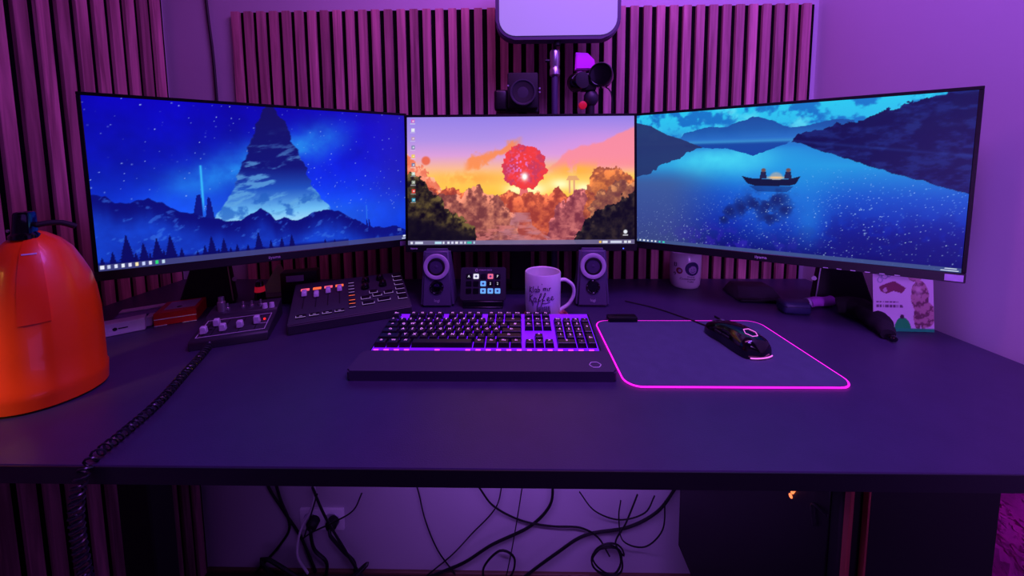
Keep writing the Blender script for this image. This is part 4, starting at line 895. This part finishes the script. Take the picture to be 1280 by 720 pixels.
# ------------------------------------------------------------------ coiled cord
path = smoothpath([(-0.655, 0.735, 0.0235), (-0.638, 0.718, 0.0085), (-0.617, 0.682, 0.008), (-0.587, 0.608, 0.008), (-0.553, 0.524, 0.008), (-0.536, 0.455, 0.008), (-0.530, 0.418, 0.007), (-0.530, 0.402, -0.010), (-0.534, 0.398, -0.05), (-0.534, 0.398, -0.10), (-0.530, 0.398, -0.15), (-0.525, 0.40, -0.30), (-0.52, 0.43, -0.5), (-0.53, 0.50, -0.72), (-0.60, 0.62, -0.85)], 0.004)
Ln = [0.0]
for a_, b_ in zip(path[:-1], path[1:]): Ln.append(Ln[-1] + (b_ - a_).length)
hel = []; rad = 0.0062; nrm = None; s = 0.0; i = 0; ds = 0.00095
while s < Ln[-1] - 0.001:
    while Ln[i + 1] < s: i += 1
    f_ = (s - Ln[i]) / (Ln[i + 1] - Ln[i]); p = path[i].lerp(path[i + 1], f_); d = (path[min(i + 2, len(path) - 1)] - path[max(i - 1, 0)]).normalized()
    if nrm is None: nrm = d.orthogonal().normalized()
    nrm = (nrm - d * nrm.dot(d)).normalized(); bn = d.cross(nrm); ph = 2 * PI * s / 0.0088
    hel.append(p + nrm * rad * math.cos(ph) + bn * rad * math.sin(ph) + Vector((0, 0, DT))); s += ds
cc = obj('coiled_cord', tube(NB(), hel, 0.0015, 5), 'cordm', None); tag(cc, 'black coiled cord running over the front edge of the desk', 'cord')

# ------------------------------------------------------------------ softbox, pole, cameras behind the centre monitor
pl = thing('light_pole', 'dark upright pole with a chrome collar behind the middle monitor', 'pole', (0.101, 1.045, 0))
obj('base_clamp', box(NB(), -0.022, 0.022, -0.022, 0.022, 0.0, 0.03, 0.004), 'matte', pl)
obj('tube', cyl(NB(), 0.0088, 0.03, 0.62, 20), mat('violet_grey_tube', (70, 60, 90), 0.4), pl)
cl = obj('chrome_collar', lathe(NB(), [(0.0095, 0.612), (0.0145, 0.616), (0.0145, 0.630), (0.0125, 0.634), (0.0125, 0.640), (0.014, 0.644), (0.014, 0.676), (0.012, 0.682), (0, 0.684)], 20), 'silver', pl, 'chrome clamp collar')
obj('clamp_screw', cyl(NB(), 0.0045, 0, 0.012, 12, T(-0.014, 0, 0.655) @ RY(-PI / 2)), 'black', cl)
obj('thin_rod', cyl(NB(), 0.005, 0.68, 0.735, 12), 'matte', pl)
sp = thing('panel_light', 'pale lilac panel light with rounded corners, topmost above the middle monitor', 'lamp', (0.106, 1.015, 0.735))
PF = T(0, 0, 0) @ RX(PI / 2)
obj('housing', prism(NB(), rrect(-0.166, 0.166, -0.034, 0.215, 0.050, 8), -0.03, 0.004, PF, bev=0.003), mat('violet_housing', (60, 46, 78), 0.5), sp)
obj('diffuser_panel', prism(NB(), rrect(-0.156, 0.156, -0.024, 0.205, 0.043, 8), 0.004, 0.0062, PF, bev=0.0008), 'diffuser', sp, 'pale frosted diffuser')
obj('mount_knob', lathe(NB(), [(0.0085, 0.0), (0.0085, 0.02), (0, 0.022)], 14, T(-0.0, 0.012, -0.045)), 'matte', sp)
cm = thing('camera', 'black camera with a large round lens hood above the middle monitor', 'camera', (0.012, 1.06, 0.515), 0)
obj('body', box(NB(), -0.076, 0.045, -0.012, 0.030, 0.0, 0.064, 0.006, 2), 'dgrey', cm)
obj('grip', box(NB(), -0.079, -0.042, -0.035, -0.010, 0.002, 0.060, 0.008, 3), 'black', cm)
obj('hood_box', box(NB(), -0.042, 0.042, -0.040, -0.008, 0.008, 0.104, 0.005, 2), 'matte', cm)
ln = obj('lens', lathe(NB(), [(0.0, 0.0), (0.0, 0.024), (0.026, 0.022), (0.031, 0.026), (0.034, 0.026), (0.034, 0.0)], 40, T(0, -0.040, 0.046) @ RX(PI / 2), cap=False), 'dgrey', cm, 'large round lens front')
obj('front_glass', lathe(NB(), [(0.0, 0.021), (0.020, 0.0222), (0.027, 0.0232), (0.027, 0.022), (0, 0.0205)], 32, T(0, -0.041, 0.046) @ RX(PI / 2), cap=False), 'matte', ln)
for x, z in ((-0.040, 0.068), (0.046, 0.060), (0.046, 0.050)): obj('silver_button', cyl(NB(), 0.0025, 0, 0.003, 10, T(x, -0.041 if x > 0 else -0.041, z) @ RX(PI / 2)), 'silver', cm)
obj('mount_arm', box(cyl(NB(), 0.009, -0.515, 0.0, 16, T(0, 0.062, 0)), -0.012, 0.012, -0.005, 0.072, -0.008, 0.001, 0.002), 'matte', cm)
c2 = thing('webcam_rig', 'black twin-barrel camera rig with a magenta hood right of the pole', 'camera', (0.192, 1.045, 0.50))
ba = NB(); lathe(ba, [(0.0, -0.02), (0.020, -0.018), (0.026, -0.012), (0.026, 0.022), (0.022, 0.030), (0.0, 0.032)], 28, T(-0.028, 0, 0.096) @ RX(PI / 2) @ RY(0.35)); obj('left_barrel', ba, 'gloss', c2)
ba = NB(); lathe(ba, [(0.0, -0.02), (0.026, -0.018), (0.032, -0.010), (0.032, 0.020), (0.029, 0.027), (0.027, 0.022), (0.0, 0.020)], 32, T(0.036, -0.008, 0.110) @ RX(PI / 2) @ RY(-0.3)); obj('right_barrel', ba, 'gloss', c2)
obj('rim_ring', tube(NB(), [(T(0.036, -0.008, 0.110) @ RX(PI / 2) @ RY(-0.3)) @ Vector((0.031 * math.cos(2 * PI * k / 32), 0.031 * math.sin(2 * PI * k / 32), 0.022)) for k in range(32)], 0.0013, 6, closed=True), 'dgrey', c2)
b = NB(); prism(b, [(-0.030, 0.0), (0.026, 0.0), (0.022, 0.026), (0.004, 0.044), (-0.028, 0.046)], -0.012, 0.012, T(-0.006, 0.0, 0.128) @ RX(PI / 2), bev=0.003); obj('magenta_hood', b, 'magenta', c2, 'bright magenta hood')
obj('bridge', box(NB(), -0.022, 0.022, -0.018, 0.012, 0.070, 0.118, 0.006, 2), 'black', c2)
obj('ball_head', lathe(NB(), [(0, 0.030), (0.012, 0.033), (0.020, 0.044), (0.020, 0.060), (0.012, 0.072), (0, 0.074)], 24, T(0.010, 0, 0)), 'dgrey', c2)
obj('red_knob', lathe(NB(), [(0.0, 0.0), (0.011, 0.0), (0.011, 0.010), (0, 0.012)], 20, T(-0.016, -0.012, 0.030) @ RX(PI / 2)), mat('red_knob', (220, 30, 40), 0.35, emit=(220, 30, 60), strength=0.15), c2, 'red tightening knob')  # knob is no lamp; a slight glow lifts its red
obj('mount_column', cyl(NB(), 0.010, -0.50, 0.034, 16, T(0.010, 0, 0)), 'matte', c2)
obj('cable', tube(NB(), smoothpath([(0.050, 0.0, 0.082), (0.064, 0, 0.070), (0.070, 0, 0.03), (0.070, 0.005, -0.03), (0.07, 0.01, -0.2)], 0.008), 0.0018, 6), 'cable', c2)
# thin lead hanging in the left corner
wc = obj('corner_cable', tube(NB(), [p + Vector((0, 0, DT)) for p in smoothpath([(-0.985, 1.182, 1.54), (-0.985, 1.182, 1.1), (-0.978, 1.182, 0.86), (-0.970, 1.182, 0.72), (-0.968, 1.182, 0.55), (-0.965, 1.182, 0.3), (-0.97, 1.182, -0.2)], 0.03)], 0.0042, 6), 'cable')
tag(wc, 'thin dark cable hanging down the wall in the left corner', 'cable')

# ------------------------------------------------------------------ right side of the desk
eb = thing('earbud_case', 'small rounded navy case on the desk below the right monitor', 'case', (0.678, 0.895, 0), -0.15)
obj('shell', box(NB(), -0.031, 0.031, -0.022, 0.022, 0, 0.030, 0.009, 3), 'box', eb)
obj('lid_seam', box(NB(), -0.0312, 0.0312, -0.0222, 0.0222, 0.0195, 0.0202, 0.0), 'matte', eb)
tp = thing('folded_case', 'flat black folded case lying under the right monitor', 'case', (0.650, 1.01, 0.0), -0.1)
b = NB(); box(b, -0.06, 0.06, -0.05, 0.05, 0.0, 0.030, 0.003, taper=(0.75, 0.5, 0.015)); obj('shell', b, 'dgrey', tp)
obj('flap', box(NB(), -0.058, 0.058, -0.056, -0.045, 0.0, 0.010, 0.003), 'black', tp)
# rolled black pouch with a violet end
b = NB()
pp = smoothpath([(0.775, 0.885, 0.022), (0.796, 0.868, 0.027), (0.798, 0.835, 0.027), (0.784, 0.790, 0.022), (0.764, 0.748, 0.013)], 0.004)
N_ = len(pp); rr_ = [0.008 + 0.015 * math.sin(PI * min(1, 0.22 + 0.72 * k / N_)) ** 0.7 for k in range(N_)]
tube(b, [p + Vector((0, 0, 0)) for p in pp], 0.02, 16, radii=[min(r, p.z - 0.001) for r, p in zip(rr_, pp)])
for v in b.verts:
    n_ = math.sin(v.co.x * 190 + v.co.y * 140) * 0.0014; v.co.x += n_; v.co.z = max(0.0004, v.co.z + n_ * 0.6)
pc_ = thing('rolled_pouch', 'limp black cloth pouch lying in front of the cat flyer', 'pouch', (0, 0, 0)); pc_.location = (0.79, 0.83, DT)
bmesh.ops.transform(b, matrix=T(-0.79, -0.83, 0), verts=b.verts[:]); obj('cloth_body', b, 'cloth', pc_)
tip = NB(); lathe(tip, [(0.0, -0.004), (0.006, -0.002), (0.0075, 0.004), (0.005, 0.010), (0.0, 0.011)], 14, T(-0.026, -0.087, 0.0085) @ RX(1.6)); obj('tip', tip, 'gloss', pc_)
vt = thing('violet_tube', 'pale violet soft tube lying behind the black pouch', 'tube', (0.768, 0.925, 0))
b = NB(); tube(b, smoothpath([(-0.035, -0.006, 0.015), (-0.012, 0.0, 0.016), (0.015, 0.004, 0.014), (0.035, 0.008, 0.016)], 0.004), 0.012, 16)
for v in b.verts: v.co.z = max(0.0005, v.co.z)
obj('sleeve', b, 'violetcap', vt); obj('end_cap', lathe(NB(), [(0, 0), (0.0125, 0), (0.0125, 0.006), (0, 0.007)], 18, T(-0.035, -0.006, 0.0145) @ RY(-PI / 2)), 'lilac', vt)

# flyer with a tabby cat
def pic_flyer(U, V):
    col = np.zeros(U.shape + (3,)) + np.array((222, 205, 226.0)); n = fbm(U, V, 20, 400, ay=1.3)
    col = mixc(col, (120, 205, 215), sm(U, 0.66, 0.70) * (1 - sm(V, 0.3, 0.42)))
    col = mixc(col, (222, 190, 215), sm(U, 0.66, 0.7) * sm(V, 0.35, 0.5) * 0.4)
    # folded product drawing and print lines
    col = mixc(col, (120, 40, 70), inpoly(U, V, [(0.1, 0.49), (0.22, 0.45), (0.36, 0.42), (0.55, 0.50), (0.48, 0.56), (0.34, 0.535), (0.22, 0.57), (0.13, 0.54)]) * 0.9)
    col = mixc(col, (222, 200, 220), inpoly(U, V, [(0.16, 0.52), (0.22, 0.49), (0.24, 0.54), (0.19, 0.555)]) * 0.8)
    for x, y, r in ((0.14, 0.33, 0.05), (0.2, 0.36, 0.05), (0.27, 0.34, 0.04), (0.12, 0.41, 0.04)):
        col = mixc(col, (120, 130, 160), (np.abs(np.hypot(U - x, (V - y) * 1.4) - r) < 0.009) * 0.6)
    for y, x1 in ((0.665, 0.44), (0.70, 0.48), (0.72, 0.5)):
        col = mixc(col, (80, 30, 80), ((np.abs(V - y - 0.0 * U) < 0.008) & (U > 0.05) & (U < x1)) * sm(vnoise(U * 90, V * 3, 3), 0.3, 0.5) * 0.8)
    col = mixc(col, (80, 60, 110), ((np.abs(V - 0.235) < 0.01) & (U > 0.06) & (U < 0.3)) * sm(vnoise(U * 90, V * 3, 4), 0.3, 0.5) * 0.7)
    # cat: haunch, chest, front legs, head, tail
    U0 = U; U = (U - 0.70) / 1.18 + 0.655
    body = np.minimum.reduce([((U - 0.80) / 0.13) ** 2 + ((V - 0.80) / 0.15) ** 2, ((U - 0.72) / 0.125) ** 2 + ((V - 0.60) / 0.19) ** 2, ((U - 0.68) / 0.055) ** 2 + ((V - 0.84) / 0.13) ** 2, ((U - 0.76) / 0.05) ** 2 + ((V - 0.85) / 0.12) ** 2])
    head = ((U - 0.66) / 0.125) ** 2 + ((V - 0.31) / 0.115) ** 2
    ears = inpoly(U, V, [(0.545, 0.27), (0.56, 0.15), (0.63, 0.22)]) | inpoly(U, V, [(0.69, 0.22), (0.77, 0.15), (0.785, 0.27)])
    edge = (n - 0.5) * 0.25
    mk = ((body + edge < 1) | (head + edge * 0.6 < 1) | ears)
    strp = np.sin((V + 0.25 * (U - 0.7) ** 2 * 8) * 52 + n * 7); cc = mixc(np.zeros(U.shape + (3,)) + np.array((186, 140, 150.0)), (112, 66, 84), sm(strp, -0.2, 0.9))
    cc = mixc(cc, (220, 190, 200), (np.exp(-((U - 0.70) / 0.05) ** 2 - ((V - 0.52) / 0.07) ** 2) + np.exp(-((U - 0.66) / 0.05) ** 2 - ((V - 0.355) / 0.04) ** 2)) * 0.8)
    for x in (0.61, 0.71): cc = mixc(cc, (60, 70, 60), (np.hypot((U - x) * 1, (V - 0.30) * 1.4) < 0.017))
    cc = mixc(cc, (90, 40, 60), (np.hypot((U - 0.66), (V - 0.335) * 1.4) < 0.012))
    col = np.where(mk[..., None], cc, col)
    U = U0
    # green mound and floor
    col = mixc(col, (10, 190, 90), (((U - 0.48) / 0.14) ** 2 + ((V - 0.985) / 0.15) ** 2 < 1) * 1.0); col = mixc(col, (60, 30, 60), (np.hypot((U - 0.475), (V - 0.83) * 1.4) < 0.035))
    col = mixc(col, (20, 180, 110), sm(V, 0.955, 0.97) * (U > 0.35)); return col
fl = thing('cat_flyer', 'folded card flyer with a striped tabby cat, standing by the right wall', 'flyer', (0.838, 0.810, 0), -0.06)
FL = T(0, -0.012, 0.094) @ RX(-0.11)
grid_picture('front_page', 90, 126, pic_flyer, 0.122, 0.188, FL @ T(0, -0.0008, 0), fl, 0.0)
obj('card_front', box(NB(), -0.061, 0.061, -0.0006, 0.0006, -0.094, 0.094, mx=FL), 'paper', fl, smooth=False)
obj('card_strut', box(NB(), -0.02, 0.03, -0.0006, 0.0006, -0.085, 0.09, mx=T(0, 0.0125, 0.085) @ RX(0.16)), 'paper', fl, smooth=False)

# ------------------------------------------------------------------ under the desk
pc = thing('computer_tower', 'tall black computer tower under the right side of the desk', 'computer', (0.545, 0.72, -DT))
pc.location.z = 0.0
x0, x1, y0, y1, z0, z1 = -0.103, 0.103, -0.245, 0.245, 0.37, 1.052
obj('case', box(NB(), x0 + 0.004, x1, y0 + 0.004, y1, z0, z1, 0.004), 'matte', pc)
obj('front_plate', box(NB(), x0 + 0.030, x1 - 0.001, y0 - 0.006, y0 + 0.003, z0 + 0.004, z1 - 0.004, 0.003), 'matte', pc)
obj('side_glass', box(NB(), x0, x0 + 0.0035, y0 + 0.02, y1 - 0.02, z0 + 0.02, z1 - 0.02, 0.001), 'glass', pc)
for xx, w_ in ((x0 + 0.004, 0.0055), (x0 + 0.0285, 0.003)): obj('trim_strip', box(NB(), xx, xx + w_, y0 - 0.007, y0 + 0.002, z0 + 0.004, z1 - 0.002, 0.0008), 'copper', pc, 'copper coloured vertical trim strip')
ld = NB(); cyl(ld, 0.0035, 0, 0.0012, 12, T(x0, -0.155, 0.905) @ RY(-PI / 2)); tube(ld, [Vector((x0 - 0.001, -0.158, 0.913)), Vector((x0 - 0.001, -0.165, 0.928))], 0.0022, 6); obj('painted_reflection', ld, 'reflor', pc, 'small orange reflection painted as a glow')  # reflection on the side glass, modelled as a small glowing mark
hk = NB(); tube(hk, smoothpath([(x0 - 0.003, -0.205, 0.905), (x0 - 0.003, -0.20, 0.935), (x0 - 0.003, -0.225, 0.942)], 0.006), 0.0018, 6); obj('side_hook', hk, 'black', pc)
ps = thing('tower_cabinet', 'low black cabinet beneath the computer tower', 'cabinet', (0.565, 0.74, -DT)); ps.location.z = 0
obj('cabinet_body', box(NB(), -0.09, 0.10, -0.22, 0.21, 0.0, 0.369, 0.004), 'matte', ps)
obj('door', box(NB(), -0.086, 0.096, -0.229, -0.221, 0.02, 0.36, 0.002), 'black', ps)
# magenta plush
b = NB(); bmesh.ops.create_uvsphere(b, u_segments=72, v_segments=48, radius=1)
rs = random.Random(3)
for v in b.verts:
    n = v.co.copy(); k = 1 + 0.05 * math.sin(n.x * 9 + n.z * 5) * math.cos(n.z * 8) + 0.03 * math.sin(n.z * 23 + n.x * 17) + rs.uniform(-0.012, 0.012)
    v.co = Vector((math.copysign(abs(n.x) ** 0.7, n.x) * 0.118 * k, math.copysign(abs(n.y) ** 0.7, n.y) * 0.14 * k, math.copysign(abs(n.z) ** 0.65, n.z) * 0.30 * k))
pu = thing('plush_cushion', 'fluffy magenta cushion under the desk at the right picture edge', 'cushion', (0.80, 0.65, -DT)); pu.location.z = 0
bmesh.ops.transform(b, matrix=T(0, 0, 0.672), verts=b.verts[:])
cov = obj('cover', b, 'plush', pu)
pl_ = NB()
for i in range(2600):
    a = rs.uniform(PI, 2 * PI); zz = rs.uniform(-0.2, 0.92); cz = math.copysign(abs(zz) ** 0.65, zz); rxy = math.sqrt(max(0, 1 - zz * zz))
    nx_, ny_ = math.cos(a) * rxy, math.sin(a) * rxy
    p = Vector((math.copysign(abs(nx_) ** 0.7, nx_) * 0.118, math.copysign(abs(ny_) ** 0.7, ny_) * 0.14, 0.672 + cz * 0.30)); d = Vector((nx_, ny_, zz * 0.4 - 0.5)).normalized()
    q = p + Vector((nx_, ny_, zz)) * 0.016 + Vector((rs.uniform(-.008, .008), rs.uniform(-.006, .006), -0.008)); w_ = Vector((rs.uniform(-1, 1), 0.2, rs.uniform(-1, 1))).normalized() * 0.0022
    f1 = [pl_.verts.new(p - w_), pl_.verts.new(p + w_), pl_.verts.new(q)]; pl_.faces.new(f1)
fo = obj('pile', pl_, 'plush', pu, smooth=False); fo['kind'] = 'stuff'
ps2 = thing('cushion_stool', 'dark stool under the magenta cushion', 'stool', (0.80, 0.65, -DT)); ps2.location.z = 0
b = NB(); box(b, -0.09, 0.09, -0.10, 0.10, 0.33, 0.36, 0.008); obj('seat', b, 'matte', ps2)
for sx in (-1, 1):
    for sy in (-1, 1): obj('leg', box(NB(), sx * 0.075 - 0.012, sx * 0.075 + 0.012, sy * 0.085 - 0.012, sy * 0.085 + 0.012, 0, 0.33, 0.002), 'matte', ps2)
hh = thing('headphone_holder', 'round black holder clamped under the desk edge at the far right', 'holder', (0.80, 0.47, -0.0246))
obj('clamp', box(NB(), -0.03, 0.03, -0.03, 0.03, -0.012, 0.0, 0.002), 'matte', hh)
obj('round_pad', lathe(NB(), [(0.0, 0.0), (0.030, 0.0), (0.042, 0.008), (0.042, 0.030), (0.034, 0.036), (0, 0.036)], 28, T(0.012, 0.018, -0.050) @ RX(PI / 2)), 'matte', hh)

# wall socket and cables
ws = thing('wall_socket', 'white double wall socket low on the back wall under the desk', 'socket', (-0.70, YW, -0.871))
obj('plate', box(NB(), -0.078, 0.078, -0.010, 0.0, -0.040, 0.040, 0.003, 2), 'socketw', ws)
for x in (-0.037, 0.037): obj('socket_recess', lathe(NB(), [(0.0, 0.0), (0.021, 0.0), (0.026, 0.003), (0.028, 0.0), (0.0, -0.001)], 24, T(x, -0.0102, 0) @ RX(PI / 2), cap=False), 'cap', ws)
for i, (x, lab) in enumerate(((-0.722, 'black plug in the left half of the wall socket'), (-0.655, 'black plug in the right half of the wall socket'))):
    t = thing('power_plug', lab, 'plug', (x, YW - 0.014, -0.868))
    obj('plug_body', lathe(NB(), [(0, 0), (0.019, 0), (0.020, 0.020), (0.012, 0.030), (0, 0.031)], 20, RX(PI / 2)), 'matte', t)
    obj('cord', tube(NB(), smoothpath([(0, -0.024, 0.0), (0.004, -0.034, -0.02), (0.012 + 0.03 * i, -0.03, -0.08), (0.05 + 0.03 * i, -0.028, -0.13), (0.04 + 0.04 * i, -0.025, -0.20)], 0.01), 0.0055, 8), 'cable', t)
def cable(label, pts, r=0.0035, m_='cable', name='cable', n=8):
    o = obj(name, tube(NB(), [p + Vector((0, 0, DT)) for p in smoothpath(pts, 0.01)], r, n), m_)
    tag(o, label, 'cable'); return o
Yc = YW - 0.02
cable('thick black cable slanting from the desk past the left of the socket', [(-0.885, Yc, -0.70), (-0.87, Yc, -0.75), (-0.82, Yc, -0.84), (-0.77, Yc, -0.93), (-0.725, Yc, -1.06)], 0.0045)
cable('black cable crossing beside the thick one, bending down left of the socket', [(-0.845, Yc - .012, -0.69), (-0.825, Yc - .012, -0.78), (-0.80, Yc - .012, -0.87), (-0.835, Yc - .012, -0.94), (-0.93, Yc - .012, -1.05)], 0.0045)
cable('white cable hanging in front of the wall socket', [(-0.69, Yc - .035, -0.70), (-0.705, Yc - .035, -0.78), (-0.745, Yc - .04, -0.86), (-0.76, Yc - .04, -0.95), (-0.735, Yc - .03, -1.03)], 0.0040, 'wcable')
cable('black cable running from the desk down across the right of the socket', [(-0.69, Yc - .05, -0.69), (-0.655, Yc - .05, -0.79), (-0.60, Yc - .05, -0.90), (-0.545, Yc - .05, -1.0), (-0.49, Yc - .045, -1.062)], 0.0040)
cable('thin lead slanting up right from the wall socket', [(-0.725, Yc - .062, -0.865), (-0.69, Yc - .062, -0.84), (-0.61, Yc - .062, -0.80), (-0.55, Yc - .062, -0.76), (-0.52, Yc - .062, -0.70)], 0.0024)
cable('short thin lead rising from the left plug to the desk', [(-0.715, Yc - .066, -0.85), (-0.695, Yc - .066, -0.79), (-0.665, Yc - .066, -0.70)], 0.0024)
cable('thin black lead dropping straight in the middle under the desk', [(-0.365, Yc, -0.70), (-0.35, Yc, -0.76), (-0.33, Yc, -0.86), (-0.29, Yc, -0.97), (-0.23, Yc, -1.062)], 0.0022)
cable('thin black lead slanting down left under the keyboard', [(-0.06, Yc - .008, -0.70), (-0.085, Yc - .008, -0.80), (-0.17, Yc - .008, -0.90), (-0.24, Yc - .008, -0.98), (-0.33, Yc - .008, -1.06)], 0.0022)
cable('thick black cable sweeping from the desk down to the lower left', [(0.11, Yc - .016, -0.69), (0.10, Yc - .016, -0.78), (0.03, Yc - .016, -0.86), (-0.10, Yc - .016, -0.93), (-0.20, Yc - .016, -1.0), (-0.33, Yc - .012, -1.063)], 0.0048)
cable('long black cable sweeping right across the wall up to the desk', [(0.52, Yc - .024, -0.70), (0.46, Yc - .024, -0.79), (0.36, Yc - .024, -0.85), (0.22, Yc - .024, -0.88), (0.12, Yc - .024, -0.95), (-0.01, Yc - .02, -1.062)], 0.0048)
cable('twisted dark lead hanging in a long shallow curve under the desk', [(-0.14, Yc - .032, -0.70), (-0.09, Yc - .032, -0.77), (0.0, Yc - .032, -0.82), (0.10, Yc - .032, -0.84), (0.20, Yc - .032, -0.845), (0.26, Yc - .032, -0.88), (0.30, Yc - .03, -0.95)], 0.0030)
cable('thin lead falling beside the small loop under the desk', [(0.005, Yc - .040, -0.70), (-0.01, Yc - .040, -0.80), (-0.03, Yc - .04, -0.92), (-0.055, Yc - .03, -1.06)], 0.0020)
cable('looped black cable, smaller ring low in the middle under the desk', [(-0.115, Yc - .048, -1.06), (-0.125, Yc - .048, -0.98), (-0.07, Yc - .048, -0.915), (-0.022, Yc - .048, -0.94), (-0.035, Yc - .048, -1.01), (-0.10, Yc - .044, -1.064)], 0.0036)
coil = [(0.38, Yc - .056, -0.70), (0.345, Yc - .056, -0.80), (0.312, Yc - .056, -0.87)]
for k in range(46):
    a = -PI * 0.5 + 2 * PI * k / 15; coil.append((0.293 + (0.048 + 0.013 * math.sin(k * 0.37)) * math.cos(a + 1.8), Yc - .058 - k * 0.0002, -0.928 + (0.052 + 0.006 * math.sin(k * 0.6)) * math.sin(a + 1.8)))
cable('coiled bundle of black cable hanging at the right under the desk', coil, 0.0028)
cable('black lead drooping in a small arc under the desk left of the tower', [(0.19, Yc - .07, -0.68), (0.24, Yc - .07, -0.745), (0.32, Yc - .07, -0.775), (0.40, Yc - .07, -0.75), (0.43, Yc - .07, -0.69)], 0.0022)
cable('black lead hanging in a deep bow beside the tower', [(0.46, Yc - .078, -0.70), (0.455, Yc - .078, -0.80), (0.40, Yc - .078, -0.86), (0.33, Yc - .078, -0.84), (0.315, Yc - .078, -0.76), (0.32, Yc - .078, -0.70)], 0.0022)
cb_ = thing('cable_clutter', 'dark heap of bunched cables and adapters on the floor below the socket', 'cable', (-0.72, 1.08, -DT)); cb_.location.z = 0
rs = random.Random(11)
for i in range(5):
    pts = [(rs.uniform(-0.16, 0.2), rs.uniform(-0.05, 0.05), rs.uniform(0.01, 0.12)) for _ in range(7)]
    o = obj('cable_loop', tube(NB(), smoothpath(pts, 0.012), 0.006, 6), 'cable', cb_)
obj('power_brick', box(NB(), -0.16, -0.01, -0.035, 0.035, 0.0, 0.075, 0.006, 2), 'matte', cb_)
obj('power_brick', box(NB(), 0.02, 0.15, -0.03, 0.03, 0.0, 0.06, 0.006, 2), 'matte', cb_)
